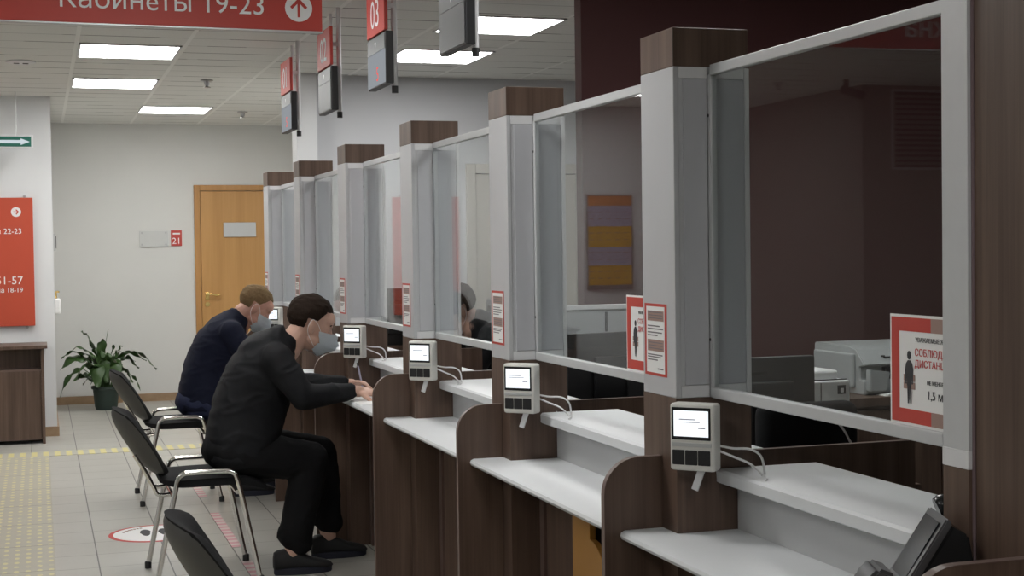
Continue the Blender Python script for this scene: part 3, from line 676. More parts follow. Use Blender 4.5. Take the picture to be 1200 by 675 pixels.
# ------------------------------------------------------------------ chairs
def make_chair(loc, label):
    t = thing('visitor_chair', label, 'chair', (0, 0, 0), 'black visitor chairs')
    for s in (-1, 1):
        y = s*.235
        b = B(); tube(b, spline([(-.225, y, .012), (-.19, y, .18), (-.142, y, .40), (-.128, y, .462), (-.105, y, .484), (-.07, y, .488), (.06, y, .488), (.095, y, .482), (.118, y, .455), (.15, y, .32), (.21, y, .012)], 6), .0112, 12); fr = obj('leg_frame', b, 'chrome', t, True, True)
        for x in (-.226, .211): b = B(); lathe(b, [(.015, 0), (.015, .028), (.012, .032)], (x, y, 0), 14); obj('foot_cap', b, 'black', fr, True, True)
    b = B(); tube(b, [(-.145, -.235, .385), (-.145, .235, .385)], .010); obj('crossbar', b, 'chrome', t, True, True)
    b = B(); tube(b, [(.12, -.235, .395), (.12, .235, .395)], .010); obj('crossbar', b, 'chrome', t, True, True)
    # seat cushion with waterfall front
    b = B(); n, m_ = 14, 12; top = []; bot = []
    for i in range(n+1):
        u = i/n; x = -.20+.45*u; zz = .462+.006*math.sin(PI*u)-(.045*max(0, (u-.7)/.3)**2)+(.012*max(0, (.2-u)/.2)**2)
        wv = .212*(1-.10*max(0, (abs(u-.5)-.3)/.2)**2)
        top.append([b.verts.new((x, -wv+2*wv*j/m_, zz-.012*(abs(2*j/m_-1))**4)) for j in range(m_+1)])
        bot.append([b.verts.new((x, -wv+2*wv*j/m_, zz-.045+.02*(abs(2*u-1))**4)) for j in range(m_+1)])
    for G, fl in ((top, 0), (bot, 1)):
        for i in range(n):
            for j in range(m_):
                q = (G[i][j], G[i+1][j], G[i+1][j+1], G[i][j+1]); b.faces.new(q if not fl else q[::-1])
    for i in range(n): b.faces.new((top[i][0], bot[i][0], bot[i+1][0], top[i+1][0])); b.faces.new((top[i+1][m_], bot[i+1][m_], bot[i][m_], top[i][m_]))
    for j in range(m_): b.faces.new((top[0][j+1], bot[0][j+1], bot[0][j], top[0][j])); b.faces.new((top[n][j], bot[n][j], bot[n][j+1], top[n][j+1]))
    bmesh.ops.recalc_face_normals(b, faces=b.faces); obj('seat', b, 'fabric', t, True, True)
    # backrest: curved plate, rounded outline, leaning back
    def back(th0, th1, k):
        bb = B(); n, m_ = 18, 18; ga = []; gb = []
        for i in range(n+1):
            v = -1+2*i/n; ra = []; rb = []
            for j in range(m_+1):
                u = -1+2*j/m_
                # squircle outline
                uu = u*math.sqrt(1-.42*v*v*.9); vv = v*math.sqrt(1-.30*u*u)
                y = uu*.232*k; h = vv*.175*k
                bow = .075*(1-(y/.232)**2)          # concave towards the sitter
                x = -.214-.52*h-bow-.018*(1-vv*vv)
                rnd = (1-max(abs(u), abs(v))**6)
                ra.append(bb.verts.new((x+th1*rnd, y, .605+h*.86))); rb.append(bb.verts.new((x-th0*rnd, y, .605+h*.86)))
            ga.append(ra); gb.append(rb)
        for i in range(n):
            for j in range(m_):
                bb.faces.new((ga[i][j], ga[i][j+1], ga[i+1][j+1], ga[i+1][j])); bb.faces.new((gb[i][j], gb[i+1][j], gb[i+1][j+1], gb[i][j+1]))
        bmesh.ops.remove_doubles(bb, verts=bb.verts, dist=1e-5)
        bmesh.ops.recalc_face_normals(bb, faces=bb.faces); return bb
    br = obj('backrest', back(.004, .048, 1), 'fabric', t, True, True)
    obj('back_shell', back(.022, -.003, .97), 'shell', br, True, True)
    for s in (-1, 1):
        b = B(); tube(b, spline([(-.145, s*.12, .385), (-.20, s*.12, .385), (-.22, s*.12, .42), (-.262, s*.12, .50), (-.297, s*.12, .56)], 6), .009, 10); obj('back_support', b, 'chrome', t, True, True)
    t.location = loc; t['label'] = label
    return t
ch = make_chair((.665, 6.50, 0), 'chair with chrome legs under the masked man in black')
dup(ch, (.75, 8.62, 0), 'chair under the man in navy, farther from the camera')
dup(ch, (.670, 3.80, 0), 'empty chair cut off by the bottom edge, nearest the camera')

# ------------------------------------------------------------------ potted plant
t = thing('potted_plant', 'leafy green plant in a dark pot by the far wall', 'plant', (.555, 13.72, 0))
b = B(); lathe(b, [(.088, 0), (.10, .03), (.115, .185), (.128, .19), (.130, .215), (.118, .215), (.112, .19)], (0, 0, 0)); obj('pot', b, 'pot', t, True, True)
b = B(); lathe(b, [(.111, .185), (.111, .196)], (0, 0, 0)); obj('soil', b, 'soil', t, local=True)
def leaf(bm, base, tip, w, sag, twist=0):
    base, tip = Vector(base), Vector(tip); n = 12; side = (tip-base).cross(Vector((0, 0, 1)))
    side = (side if side.length > 1e-4 else Vector((1, 0, 0))).normalized()
    side = (Matrix.Rotation(twist, 3, (tip-base).normalized()) @ side)
    L = (tip-base).length; rows = []
    for i in range(n+1):
        u = i/n; c = base.lerp(tip, u)+Vector((0, 0, sag*4*u*(1-u)*.9+.018*math.sin(u*9+w*50)*u))
        ww = w*math.sin(PI*min(1, (u*.93+.03))**.85)**.9*(1-.15*u); nrm = side.cross((tip-base).normalized()); rip = .012*math.sin(u*14+twist*3)
        rows.append([bm.verts.new(c+side*ww*s+nrm*(abs(s)*ww*.25*(-1)+rip*s)) for s in (-1, -.5, 0, .5, 1)])
    for A, D in zip(rows, rows[1:]):
        for k in range(4): bm.faces.new((A[k], A[k+1], D[k+1], D[k]))
lv = [((-.06, -.02, .50), (-.20, -.03, .735), .040, .03), ((-.05, 0, .45), (-.02, -.05, .66), .038, .02), ((.02, 0, .42), (.09, -.02, .60), .022, .02), ((.08, .02, .50), (.15, -.02, .57), .018, .01),
      ((-.10, -.04, .50), (-.31, -.05, .555), .038, .05), ((-.14, -.04, .50), (-.38, -.04, .50), .035, .04), ((-.16, -.03, .46), (-.40, -.06, .385), .042, .06), ((-.12, -.08, .42), (-.28, -.14, .29), .050, .06),
      ((-.08, -.1, .42), (-.08, -.2, .22), .055, .05), ((-.03, -.08, .45), (.0, -.16, .27), .045, .05), ((.07, -.08, .43), (.10, -.18, .27), .048, .05), ((.10, -.02, .48), (.36, -.04, .44), .050, .06),
      ((.16, 0, .52), (.45, -.02, .36), .044, .07), ((.10, .04, .46), (.30, .06, .37), .045, .05), ((.12, -.06, .38), (.23, -.14, .26), .040, .05), ((.02, .08, .45), (.12, .18, .40), .045, .05),
      ((-.06, .1, .45), (-.18, .2, .40), .045, .05), ((-.20, -.02, .38), (-.41, -.02, .12), .028, .09), ((.03, -.05, .40), (.05, -.14, .50), .035, .04), ((-.04, -.06, .36), (-.16, -.16, .34), .042, .05),
      ((.15, -.02, .35), (.30, -.05, .17), .016, .06), ((-.02, .0, .40), (-.12, .02, .58), .036, .03), ((.05, .02, .40), (.16, .05, .52), .032, .04), ((-.10, .02, .42), (-.26, .06, .45), .040, .05)]
for k in range(16):
    q = random.uniform(0, 2*PI); rr = random.uniform(.10, .28); hh = random.uniform(.24, .50)
    lv.append(((rr*.35*math.cos(q), rr*.35*math.sin(q), hh*.9), (rr*1.25*math.cos(q), rr*math.sin(q), hh), random.uniform(.030, .046), .05))
b = B()
for k, (a, e, w, s) in enumerate(lv): leaf(b, a, e, w*1.3, s, random.uniform(-.7, .7))
obj('foliage', b, 'leaf', t, 'keep', True)
b = B()
for a, e, w, s in lv: tube(b, spline([(a[0]*.25, a[1]*.25, .19), (a[0]*.55, a[1]*.55, .19+(a[2]-.19)*.6), a], 4), .004, 6)
tube(b, spline([(.0, 0, .3), (0, -.01, .55), (.03, -.02, .73)], 4), .0025, 5)
obj('stalk', b, 'stem', t, True, True)

# ------------------------------------------------------------------ people
def Ry(a): return Euler((0, a, 0))
def hand(bm, wrist, fdir, pn, side, curl=.5, s=1.0):
    """palm + five fingers. fdir: finger direction, pn: palm normal (towards what it touches), side: +1 thumb on +cross side"""
    w = Vector(wrist); f = Vector(fdir).normalized(); n = Vector(pn); n = (n-f*n.dot(f)).normalized(); x = f.cross(n)*side
    R3 = Matrix((f, x, n)).transposed()
    t = bmesh.new(); bmesh.ops.create_icosphere(t, subdivisions=3, radius=1)
    merge(bm, t, Matrix.Translation(w+f*.045*s) @ R3.to_4x4() @ Matrix.Diagonal((.052*s, .040*s, .017*s, 1)))
    cap(bm, w-f*.03, .026*s, w+f*.02, .026*s)
    for k, (off, L) in enumerate(((.027, .068), (.010, .076), (-.008, .070), (-.025, .055))):
        p = w+f*.078*s+x*off*s
        L *= s; c = curl*(1+.12*k)
        d1 = (f*math.cos(c*.6)+n*math.sin(c*.6)+x*off*1.2).normalized(); q = p+d1*L*.45
        d2 = (f*math.cos(c*1.4)+n*math.sin(c*1.4)).normalized(); q2 = q+d2*L*.32
        d3 = (f*math.cos(c*2.1)+n*math.sin(c*2.1)).normalized(); q3 = q2+d3*L*.25
        chain(bm, [(p-f*.01, .0095*s), (q, .0085*s), (q2, .0078*s), (q3, .0065*s)])
    p = w+f*.025*s+x*.030*s; q = p+(f*.6+x*.8+n*.3).normalized()*.036*s; q2 = q+(f*.9+x*.25+n*.45).normalized()*.032*s
    chain(bm, [(p, .013*s), (q, .0105*s), (q2, .0085*s)])
def loft(bm, secs, n=36, rows=5):
    """secs: (x, z, tilt, half depth, half width); smooth closed trunk"""
    dense = []
    for k in range(len(secs)-1):
        a = secs[max(0, k-1)]; b_ = secs[k]; c = secs[k+1]; d = secs[min(len(secs)-1, k+2)]
        for q in range(rows):
            u = q/rows; dense.append([.5*((2*B1)+(C1-A1)*u+(2*A1-5*B1+4*C1-D1)*u*u+(3*B1-A1-3*C1+D1)*u**3) for A1, B1, C1, D1 in zip(a, b_, c, d)])
    dense.append(list(secs[-1])); rings = []
    for x, z, ti, dp, w in dense:
        ring = []
        for k in range(n):
            a = 2*PI*k/n; ca, sa = math.cos(a), math.sin(a); u = math.copysign(abs(ca)**.85, ca)*dp; v = math.copysign(abs(sa)**.85, sa)*w
            ring.append(bm.verts.new((x+u*math.cos(ti), v, z-u*math.sin(ti))))
        rings.append(ring)
    for A, D in zip(rings, rings[1:]):
        for k in range(n): bm.faces.new((A[k], A[(k+1) % n], D[(k+1) % n], D[k]))
    bm.faces.new(rings[0][::-1]); bm.faces.new(rings[-1])
def head_prims(bm, T):
    """T: 4x4 head frame, x forward, origin between the ears"""
    def E(c, r, rot=None):
        t = bmesh.new(); bmesh.ops.create_icosphere(t, subdivisions=3, radius=1)
        merge(bm, t, T @ Matrix.Translation(c) @ (rot.to_matrix().to_4x4() if rot else Matrix()) @ Matrix.Diagonal((*r, 1)))
    E((-.008, 0, .048), (.098, .074, .086)); E((.030, 0, -.01), (.066, .064, .095)); E((.045, 0, -.062), (.045, .050, .045)); E((.073, 0, -.088), (.022, .024, .020))
    E((.082, 0, .028), (.018, .050, .013)); E((.066, 0, .052), (.036, .058, .040))
    for s in (-1, 1):
        E((.066, s*.038, -.018), (.026, .022, .022)); E((.03, s*.055, -.058), (.03, .012, .022))
        E((.000, s*.074, .002), (.019, .008, .031), Euler((0, .25, s*-.35))); E((.002, s*.073, -.025), (.010, .007, .011))
    for a, ra, c, rc in (((.090, 0, .018), .009, (.108, 0, -.022), .013),):
        p = T @ Vector(a); q = T @ Vector(c); cap(bm, p, ra, q, rc)
    for s in (-1, 1): E((.0755, s*.032, .009), (.0135, .0155, .0085)); E((.0745, s*.032, -.010), (.0125, .015, .006))
    for s in (-1, 1): E((.100, s*.011, -.026), (.010, .008, .007))
    E((.094, 0, -.052), (.008, .024, .006)); E((.092, 0, -.063), (.009, .021, .006))
def hair_mesh(T, line, grow=.008, rough=.004, seed=0):
    bm = bmesh.new(); bmesh.ops.create_icosphere(bm, subdivisions=6, radius=1)
    dead = []
    for v in bm.verts:
        d = v.co.copy(); p = Vector((-.008+.098*d.x, .074*d.y, .048+.086*d.z))
        h = line(p); v.co = p
        if h < 0: dead.append(v)
    bmesh.ops.delete(bm, geom=dead, context='VERTS')
    bm.normal_update()
    for v in bm.verts:
        h = min(1, max(0, line(v.co)/.05)); q = v.co*70+Vector((seed, 0, 0)); q.x *= .35
        v.co += v.normal*(.0035+(grow-.0035)*h+rough*noise.noise(q)*h+.0015*noise.noise(v.co*260)*h)
    ext = bmesh.ops.solidify(bm, geom=bm.faces[:], thickness=.006)
    bmesh.ops.transform(bm, matrix=T, verts=bm.verts); bmesh.ops.recalc_face_normals(bm, faces=bm.faces)
    return bm
def seated(name, label, at, pitch, hdx, mats, mask, hood, hairline, grow, wr=.0055, legs=True):
    """seated figure leaning over a desk; local frame: x forward, y left, z up"""
    t = thing(name, label, 'person', (0, 0, 0))
    skin, jac, tro, hairm = mats
    T = Matrix.Translation((1.140+hdx[0], 0, 1.083+hdx[1])) @ Matrix.Rotation(pitch, 4, 'Y')
    nb = T @ Vector((-.035, 0, -.055))
    # --- body
    b = B(); head_prims(b, T)
    chain(b, [((1.02, 0, .96), .062), (nb, .056), (T @ Vector((-.01, 0, 0)), .058)])
    ell(b, (.83, 0, .70), (.12, .14, .17), Ry(.25)); ell(b, (.93, 0, .88), (.12, .15, .13), Ry(.5)); ell(b, (.80, 0, .57), (.11, .15, .09))
    wr_ = {-1: Vector((1.312, -.12, .795)), 1: Vector((1.335, .16, .800))}
    el = {-1: Vector((1.065, -.245, .790)), 1: Vector((1.12, .27, .800))}; sh = {-1: Vector((.965, -.175, .950)), 1: Vector((.985, .185, .955))}
    for s in (-1, 1): chain(b, [((.95, s*.06, .95), .07), (sh[s], .05), (el[s], .034), (wr_[s], .024)])
    hand(b, wr_[-1]+Vector((.005, 0, 0)), (1, .25, -.12), (0, .35, -1), -1, .35)
    hand(b, wr_[1]+Vector((.005, 0, 0)), (1, -.35, -.02), (0, -.45, -1), 1, .75)
    kn = {-1: Vector((1.122, -.085, .500)), 1: Vector((1.212, .19, .488))}; an = {-1: Vector((1.030, -.085, .085)), 1: Vector((1.245, .19, .095))}
    hp = {-1: Vector((.80, -.09, .535)), 1: Vector((.82, .09, .535))}
    for s in (-1, 1):
        chain(b, [(hp[s], .07), (kn[s], .05), (kn[s].lerp(an[s], .5), .045), (an[s], .036)])
        chain(b, [(an[s], .036), (an[s]+Vector((-.03, 0, -.045)), .028), (an[s]+Vector((.12, 0, -.062)), .020)])
    obj('body', remesh(b, .0046, 3), skin, t, True, True)
    # --- trousers
    b = B(); ell(b, (.79, 0, .555), (.135, .18, .105))
    for s in (-1, 1):
        chain(b, [(hp[s]+Vector((0, 0, .005)), .102), (hp[s].lerp(kn[s], .5)+Vector((0, 0, .002)), .098), (kn[s]+Vector((-.004, 0, -.004)), .083), (kn[s].lerp(an[s], .35), .079), (kn[s].lerp(an[s], .72 if s > 0 else .78), .074)])
        k2 = kn[s].lerp(an[s], .76 if s > 0 else .82); cap(b, k2+Vector((-.02, 0, .015)), .062, k2+Vector((.018, 0, -.022)), .062)
    obj('trousers', remesh(b, .008, 8, wr*.8, (9, 8, 14), 3), tro, t, True, True)
    # --- jacket
    b = B(); loft(b, [(.812, .498, .03, .132, .178), (.818, .53, .05, .146, .190), (.843, .62, .12, .162, .190), (.865, .72, .2, .162, .184), (.893, .80, .32, .158, .190), (.918, .875, .45, .144, .195), (.955, .94, .58, .126, .196), (.990, .99, .7, .096, .16), (1.018, 1.025, .75, .074, .10), (1.042, 1.055, .7, .062, .070)])
    for s in (-1, 1):
        chain(b, [((.955, s*.09, .955), .078), (sh[s], .074), (sh[s].lerp(el[s], .5)+Vector((0, s*.006, 0)), .066), (el[s], .058), (el[s].lerp(wr_[s], .5), .049), (wr_[s]+Vector((-.022, 0, .0)), .041)])
    if hood:
        ell(b, (.915, 0, 1.015), (.105, .140, .044), Ry(-.42)); ell(b, (.985, .0, 1.052), (.055, .10, .034), Ry(-.6))
    else:
        ell(b, (1.005, 0, 1.045), (.05, .075, .035), Ry(-.5))
    obj('jacket', remesh(b, .008, 10, wr, (9, 6, 17), 11), jac, t, True, True)
    # --- shoes
    for s in (-1, 1):
        a = an[s]; y = a.y; b = B(); rows = []
        for dx, w, h, lo in ((-.082, .016, .080, .03), (-.078, .027, .098, .022), (-.060, .034, .108, .02), (-.03, .036, .112, .02), (.01, .037, .104, .02), (.045, .039, .088, .02), (.085, .043, .070, .02), (.12, .045, .060, .02), (.150, .041, .052, .02), (.172, .029, .042, .022), (.180, .012, .032, .026)):
            rows.append([b.verts.new((a.x+dx, y+w*math.copysign(abs(math.cos(q))**.7, math.cos(q)), (lo+h)/2+(h-lo)/2*math.copysign(abs(math.sin(q))**.9, math.sin(q)))) for q in [2*PI*k/20 for k in range(20)]])
        for A, D in zip(rows, rows[1:]):
            for k in range(20): b.faces.new((A[k], A[(k+1) % 20], D[(k+1) % 20], D[k]))
        b.faces.new(rows[0][::-1]); b.faces.new(rows[-1])
        sh_ = obj('shoe', b, 'shoe', t, True, True)
        b = B(); prism(b, [(a.x+.050+.128*math.cos(q)*(1 if math.cos(q) > 0 else 1.02), y+.044*math.sin(q)*(1+.12*math.cos(q))) for q in [2*PI*k/28 for k in range(28)]], 'Z', 0, .030, .004); obj('sole', b, 'sole', sh_, True, True)
    # --- hair, eyes, mask
    obj('hair', hair_mesh(T, hairline, grow), hairm, t, True, True)
    for s in (-1, 1):
        b = B(); bmesh.ops.create_icosphere(b, subdivisions=3, radius=.0120); bmesh.ops.transform(b, matrix=T @ Matrix.Translation((.0745, s*.032, .003)), verts=b.verts); ey = obj('eye', b, 'eye', t, True, True)
        b = B(); bmesh.ops.create_icosphere(b, subdivisions=2, radius=.006); bmesh.ops.transform(b, matrix=T @ Matrix.Translation((.0822, s*.033, .000)), verts=b.verts); obj('iris', b, 'iris', ey, True, True)
        b = B(); tube(b, [T @ Vector(p) for p in spline([(.096, s*.014, .027), (.091, s*.032, .034), (.080, s*.052, .028)], 4)], [.003]*8+[.002], 6); obj('eyebrow', b, hairm, t, True, True)
    if mask:
        b = B(); n, m_ = 16, 20; G = []
        for i in range(n+1):
            v = i/n; z = .002-.118*v; row = []
            for j in range(m_+1):
                u = -1+2*j/m_; a = u*(1.42-.45*v*v)
                rx = .098+.030*math.sin(PI*min(1, v*1.05))**.8-.012*v+.004*math.sin(v*22); ry = .072-.006*v
                x = .018+(rx)*math.cos(a)**.9*(1+.10*(1-abs(u))) - (.035*v*v if v > .6 else 0); y = ry*math.sin(a)
                row.append(b.verts.new(T @ Vector((x, y, z-.012*abs(u)*(1-v)+.022*abs(u)**2*v))))
            G.append(row)
        for i in range(n):
            for j in range(m_): b.faces.new((G[i][j], G[i+1][j], G[i+1][j+1], G[i][j+1]))
        bmesh.ops.solidify(b, geom=b.faces[:], thickness=.002); mk = obj('face_mask', b, 'mask', t, True, True)
        for s in (-1, 1):
            b = B(); tube(b, [T @ Vector(p) for p in spline([(.045, s*.068, -.01), (.020, s*.079, .018), (-.008, s*.081, .030), (-.018, s*.080, .0), (-.008, s*.078, -.035), (.040, s*.066, -.082)], 5)], .0011, 6)
            obj('ear_loop', b, 'white', mk, True, True)
    t.location = at
    return t
h1 = lambda p: (p.z-(.012 if p.x < -.01 else .012+.9*(p.x+.01)) if p.x < .062 else p.z-.087) if abs(p.y) > .02 or p.x < .062 else p.z-.085
def h1(p):
    if p.x > .045: return p.z-(.080+.25*(p.x-.045)*(abs(p.y)/.06))
    if p.x > .010: return p.z-(.022+1.5*(p.x-.010))
    if p.x > -.028: return p.z-.030
    return p.z+.035+.5*(p.x+.028)*-.2
def h2(p):
    if p.x > .05: return p.z-.092
    if p.x > .01: return p.z-(.030+1.5*(p.x-.010))
    if p.x > -.028: return p.z-.036
    return p.z+.012
p1 = seated('person', 'masked man in black jacket writing at the counter, seated', (0, 6.47, 0), .36, (0, 0), ('skin', 'jacket', 'trouser', 'hair1'), True, True, h1, .010)
p2 = seated('person', 'man in navy top bending over the farthest counter, seated', (.075, 8.62, 0), .62, (-.025, .0), ('skin2', 'navy', 'navy2', 'hair2'), True, False, h2, .007)
p3 = seated('person', 'clerk in black seen behind the glass between the pillars', (3.20, 7.36, .01), .45, (-.02, .0), ('skin', 'jacket', 'trouser', 'hair1'), True, False, h1, .014)
p3.rotation_euler = (0, 0, PI)
# pen and paper of the writing man
t = thing('pen', 'thin pen in the masked man\'s far hand', 'pen', (1.40, 6.60, .80))
b = B(); tube(b, [(1.405, 6.575, .757), (1.385, 6.60, .885)], .0042, 8); obj('barrel', b, 'poster_v', t)
b = B(); tube(b, [(1.385, 6.60, .885), (1.383, 6.6025, .90)], .0045, 8); obj('clip', b, 'black', t)
b = B(); box(b, 1.30, 1.39, 6.17, 6.46, ZK, ZK+.0012); tag(obj('paper_sheet', b, 'paper'), 'white form on the counter under the masked man\'s hands', 'paper')

# ------------------------------------------------------------------ office behind the glass
def monitor(name, label, c, w, h, rotz, mat):
    t = thing(name, label, 'monitor', (c[0], c[1], .74)); z0 = c[2]-.74
    b = B(); box(b, -w/2, w/2, -.022, .006, z0, z0+h, .006); box(b, -w*.3, w*.3, -.045, -.020, z0+h*.2, z0+h*.72, .01); obj('shell', b, mat, t, True, True)
    b = B(); box(b, -w/2+.008, w/2-.008, .0062, .008, z0+.012, z0+h-.01); obj('screen', b, 'blackg', t, local=True)
    b = B(); box(b, -w*.42, w*.1, -.0235, -.0221, z0+h*.80, z0+h*.835); obj('vent_slot', b, 'dark', t, local=True)
    b = B(); box(b, -.03, .03, -.06, -.0455, .01, z0+h*.5, .004); box(b, -.11, .11, -.13, .05, 0, .012, .004); obj('stand', b, 'black', t, local=True)
    t.rotation_euler = (0, 0, rotz)
monitor('computer_monitor', 'dark grey back of a monitor behind the nearest glass', (1.977, 3.85, .84), .40, .25, .02, 'monitor')
monitor('computer_monitor', 'black monitor behind the second glass, below the poster', (2.06, 5.0, .80), .52, .305, .12, 'black')
monitor('computer_monitor', 'black monitor seen through the fourth glass, beside the red reflection', (1.955, 8.0, .88), .36, .32, .0, 'black')
def desk(x0, x1, y0, y1, z, label):
    t = thing('office_desk', label, 'desk', ((x0+x1)/2, (y0+y1)/2, 0), 'desks behind the glass')
    b = B(); box(b, x0, x1, y0, y1, z-.025, z, .002); obj('tabletop', b, 'walnut', t)
    for x in (x0+.03, x1-.05):
        b = B(); box(b, x, x+.02, y0+.04, y1-.04, 0, z-.025, .001); obj('leg_panel', b, 'walnut', t)
desk(1.78, 2.35, 3.55, 4.25, .74, 'walnut desk under the monitor behind the nearest glass')
desk(1.78, 2.27, 4.85, 5.5, .74, 'walnut desk under the black monitor behind the second glass')
desk(1.78, 2.14, 7.0, 8.19, .74, 'desk in front of the clerk behind the glass')
desk(1.78, 2.05, 5.95, 6.80, .74, 'desk behind the glass of the writing man')
# grey desk screen behind the second glass
t = thing('desk_screen', 'pale grey desk screen behind the second glass, above the black monitor', 'desk screen', (2.1, 5.62, 0))
b = B(); box(b, 1.80, 2.47, 5.60, 5.63, 0, 1.16, .002); obj('panel', b, plain('grey desk screen', (.36, .375, .385), .6), t)
b = B(); box(b, 1.795, 2.475, 5.592, 5.638, 1.1602, 1.18, .003); obj('top_rail', b, 'strip', t)
b = B(); tube(b, [(2.215, 5.597, 1.15), (2.215, 5.597, 1.07)], .006, 8); obj('cable_clip', b, 'dark', t)
# office chairs
def office_chair(loc, rot, label, top=.95, hw=.23):
    t = thing('office_chair', label, 'chair', loc, 'black office chairs'); t.rotation_euler = (0, 0, rot)
    b = B(); box(b, -hw, hw, -.03, .04, .50, top, .03, 4); obj('backrest', b, 'fabric', t, True, True)
    b = B(); box(b, -hw-.01, hw+.01, .06, .50, .41, .49, .03, 4); obj('seat', b, 'fabric', t, True, True)
    b = B(); box(b, -.03, .03, .02, .06, .38, .6, .005); tube(b, [(0, .28, .08), (0, .28, .41)], .025, 12); obj('column', b, 'black', t, True, True)
    b = B()
    for k in range(5):
        a = 2*PI*k/5+.3; tube(b, [(0, .28, .09), (.27*math.cos(a), .28+.27*math.sin(a), .06)], [.022, .014], 8); ell(b, (.28*math.cos(a), .28+.28*math.sin(a), .028), .027)
    obj('star_base', b, 'black', t, True, True)
office_chair((1.93, 3.44, 0), 0, 'black office chair back behind the nearest glass, below the monitor', 1.0, .145)
office_chair((2.36, 2.62, 0), .9, 'black office chair edge beside the white post, low behind the glass', .95)
office_chair((2.05, 4.62, 0), .05, 'black office chair low behind the second glass', .90)
# cabinet with printers
t = thing('printer_cabinet', 'walnut cabinet carrying the grey printer behind the nearest glass', 'cabinet', (3.1, 4.9, 0))
b = B(); box(b, 2.835, 3.65, 4.74, 5.25, .04, .815, .002); obj('body', b, 'walnut', t)
b = B(); box(b, 2.82, 3.66, 4.715, 5.26, .8152, .848, .002); obj('top', b, 'walnut', t)
b = B(); box(b, 3.22, 3.63, 4.722, 4.7398, .06, .80, .002); dd = obj('door', b, 'walnut', t)
b = B(); box(b, 2.85, 3.215, 4.722, 4.7398, .06, .80, .002); obj('door', b, 'walnut', t)
b = B(); box(b, 2.84, 3.64, 4.75, 5.24, 0, .04); obj('plinth', b, 'black', t)
t = thing('document_printer', 'wide grey printer with sloped lid behind the red notice', 'printer', (3.0, 4.95, .8482))
pr = [(4.80, .8482), (4.80, .905), (4.83, .92), (4.85, .955), (4.80, .975), (4.90, 1.042), (5.16, 1.042), (5.18, .8482)]
b = B(); prism(b, [(4.80, .8482), (4.80, .90), (4.835, .905), (4.835, .95), (4.80, .96), (4.86, 1.018), (4.91, 1.028), (5.17, 1.028), (5.18, .8482)], 'X', 2.935, 3.40, .004); obj('casing', b, 'printer', t)
b = B(); box(b, 3.03, 3.37, 4.81, 4.834, .9055, .9495); obj('paper_slot', b, 'dark', t)
b = B(); box(b, 2.918, 2.9345, 4.86, 5.15, .87, 1.0, .006); obj('side_cover', b, 'printer', t)
b = B(); prism(b, [(2.94, .865), (3.01, .865), (3.025, .935), (2.94, .945)], 'Y', 4.765, 4.7995, .003); obj('roller_knob_cover', b, 'printer', t)
b = B(); box(b, 3.03, 3.11, 4.819, 4.823, .985, .989); box(b, 3.02, 3.035, 4.82, 4.824, .988, .994); box(b, 3.105, 3.12, 4.82, 4.824, .988, .994); obj('lid_mark', b, 'dark', t)
t = thing('office_printer', 'white multifunction printer right of the dark monitor', 'printer', (2.6, 4.6, .0))
b = B(); box(b, 2.28, 2.625, 4.42, 4.80, .785, .842, .006); box(b, 2.3, 2.635, 4.40, 4.80, .846, .952, .008); obj('casing', b, 'printer2', t)
b = B(); box(b, 2.3, 2.6, 4.42, 4.79, .9522, .985, .008); obj('scanner_lid', b, 'printer2', t)
b = B(); box(b, 2.52, 2.522, 4.3985, 4.3998, .86, .945); box(b, 2.585, 2.615, 4.397, 4.3998, .905, .935); box(b, 2.33, 2.62, 4.397, 4.3998, .953, .957); obj('panel_line', b, 'dark', t)
b = B(); box(b, 2.595, 2.607, 4.396, 4.3968, .91, .925); obj('badge', b, 'white', t)
t2 = thing('printer_stand', 'low stand under the white printer behind the glass', 'stand', (2.6, 4.6, 0))
b = B(); box(b, 2.365, 2.66, 4.385, 4.82, .745, .7845, .002); obj('top', b, 'walnut', t2)
b = B(); box(b, 2.38, 2.40, 4.42, 4.8, 0, .745); box(b, 2.63, 2.65, 4.42, 4.8, 0, .745); obj('side_panel', b, 'walnut', t2)
b = B(); box(b, 2.98, 3.28, 4.725, 4.79, .8485, .852); box(b, 2.99, 3.27, 4.728, 4.79, .8521, .855); tag(obj('paper_sheet', b, 'paper'), 'white papers on the cabinet edge left of the red notice', 'paper')
# white plugged cable on the dark chair
b = B(); tube(b, spline([(1.945, 3.398, .965), (1.965, 3.395, .966), (1.995, 3.39, .945), (2.02, 3.385, .905), (2.035, 3.38, .85), (2.04, 3.38, .6), (2.04, 3.38, .3), (2.05, 3.37, .004)]), .003, 8); tube(b, [(1.928, 3.40, .966), (1.95, 3.398, .966)], .009, 10)
tag(obj('usb_cable', b, 'strip', None, True), 'white plugged cable hanging in front of the black office chair', 'cable')

# ------------------------------------------------------------------ desk phone on the nearest counter
t = thing('desk_phone', 'black and silver desk phone standing on the nearest counter', 'phone', (1.40, 2.13, ZK))
T = Matrix.Translation((1.400, 2.13, ZK)) @ Matrix.Rotation(-.35, 4, 'Z')
def tb(bm, *a, **k):
    q = B(); box(q, *a, **k); bmesh.ops.transform(q, matrix=T, verts=q.verts); add(bm, q)
def tp(bm, poly, a, d, bev=.004):
    q = B(); prism(q, poly, 'Y', a, d, bev); bmesh.ops.transform(q, matrix=T, verts=q.verts); add(bm, q)
b = B(); tp(b, [(-.06, 0), (.10, 0), (.10, .03), (.072, .185), (.045, .20), (-.035, .075), (-.06, .05)], -.06, .06); obj('body', b, 'blackg', t, True)
b = B(); tp(b, [(-.030, .080), (.046, .205), (.036, .214), (-.042, .090)], -.062, .058, .003); obj('face_plate', b, 'phone', t, True)
b = B(); tp(b, [(-.030, .107), (.028, .203), (.0265, .2045), (-.0315, .1085)], -.045, .045, .0003); obj('display', b, 'blackg', t)
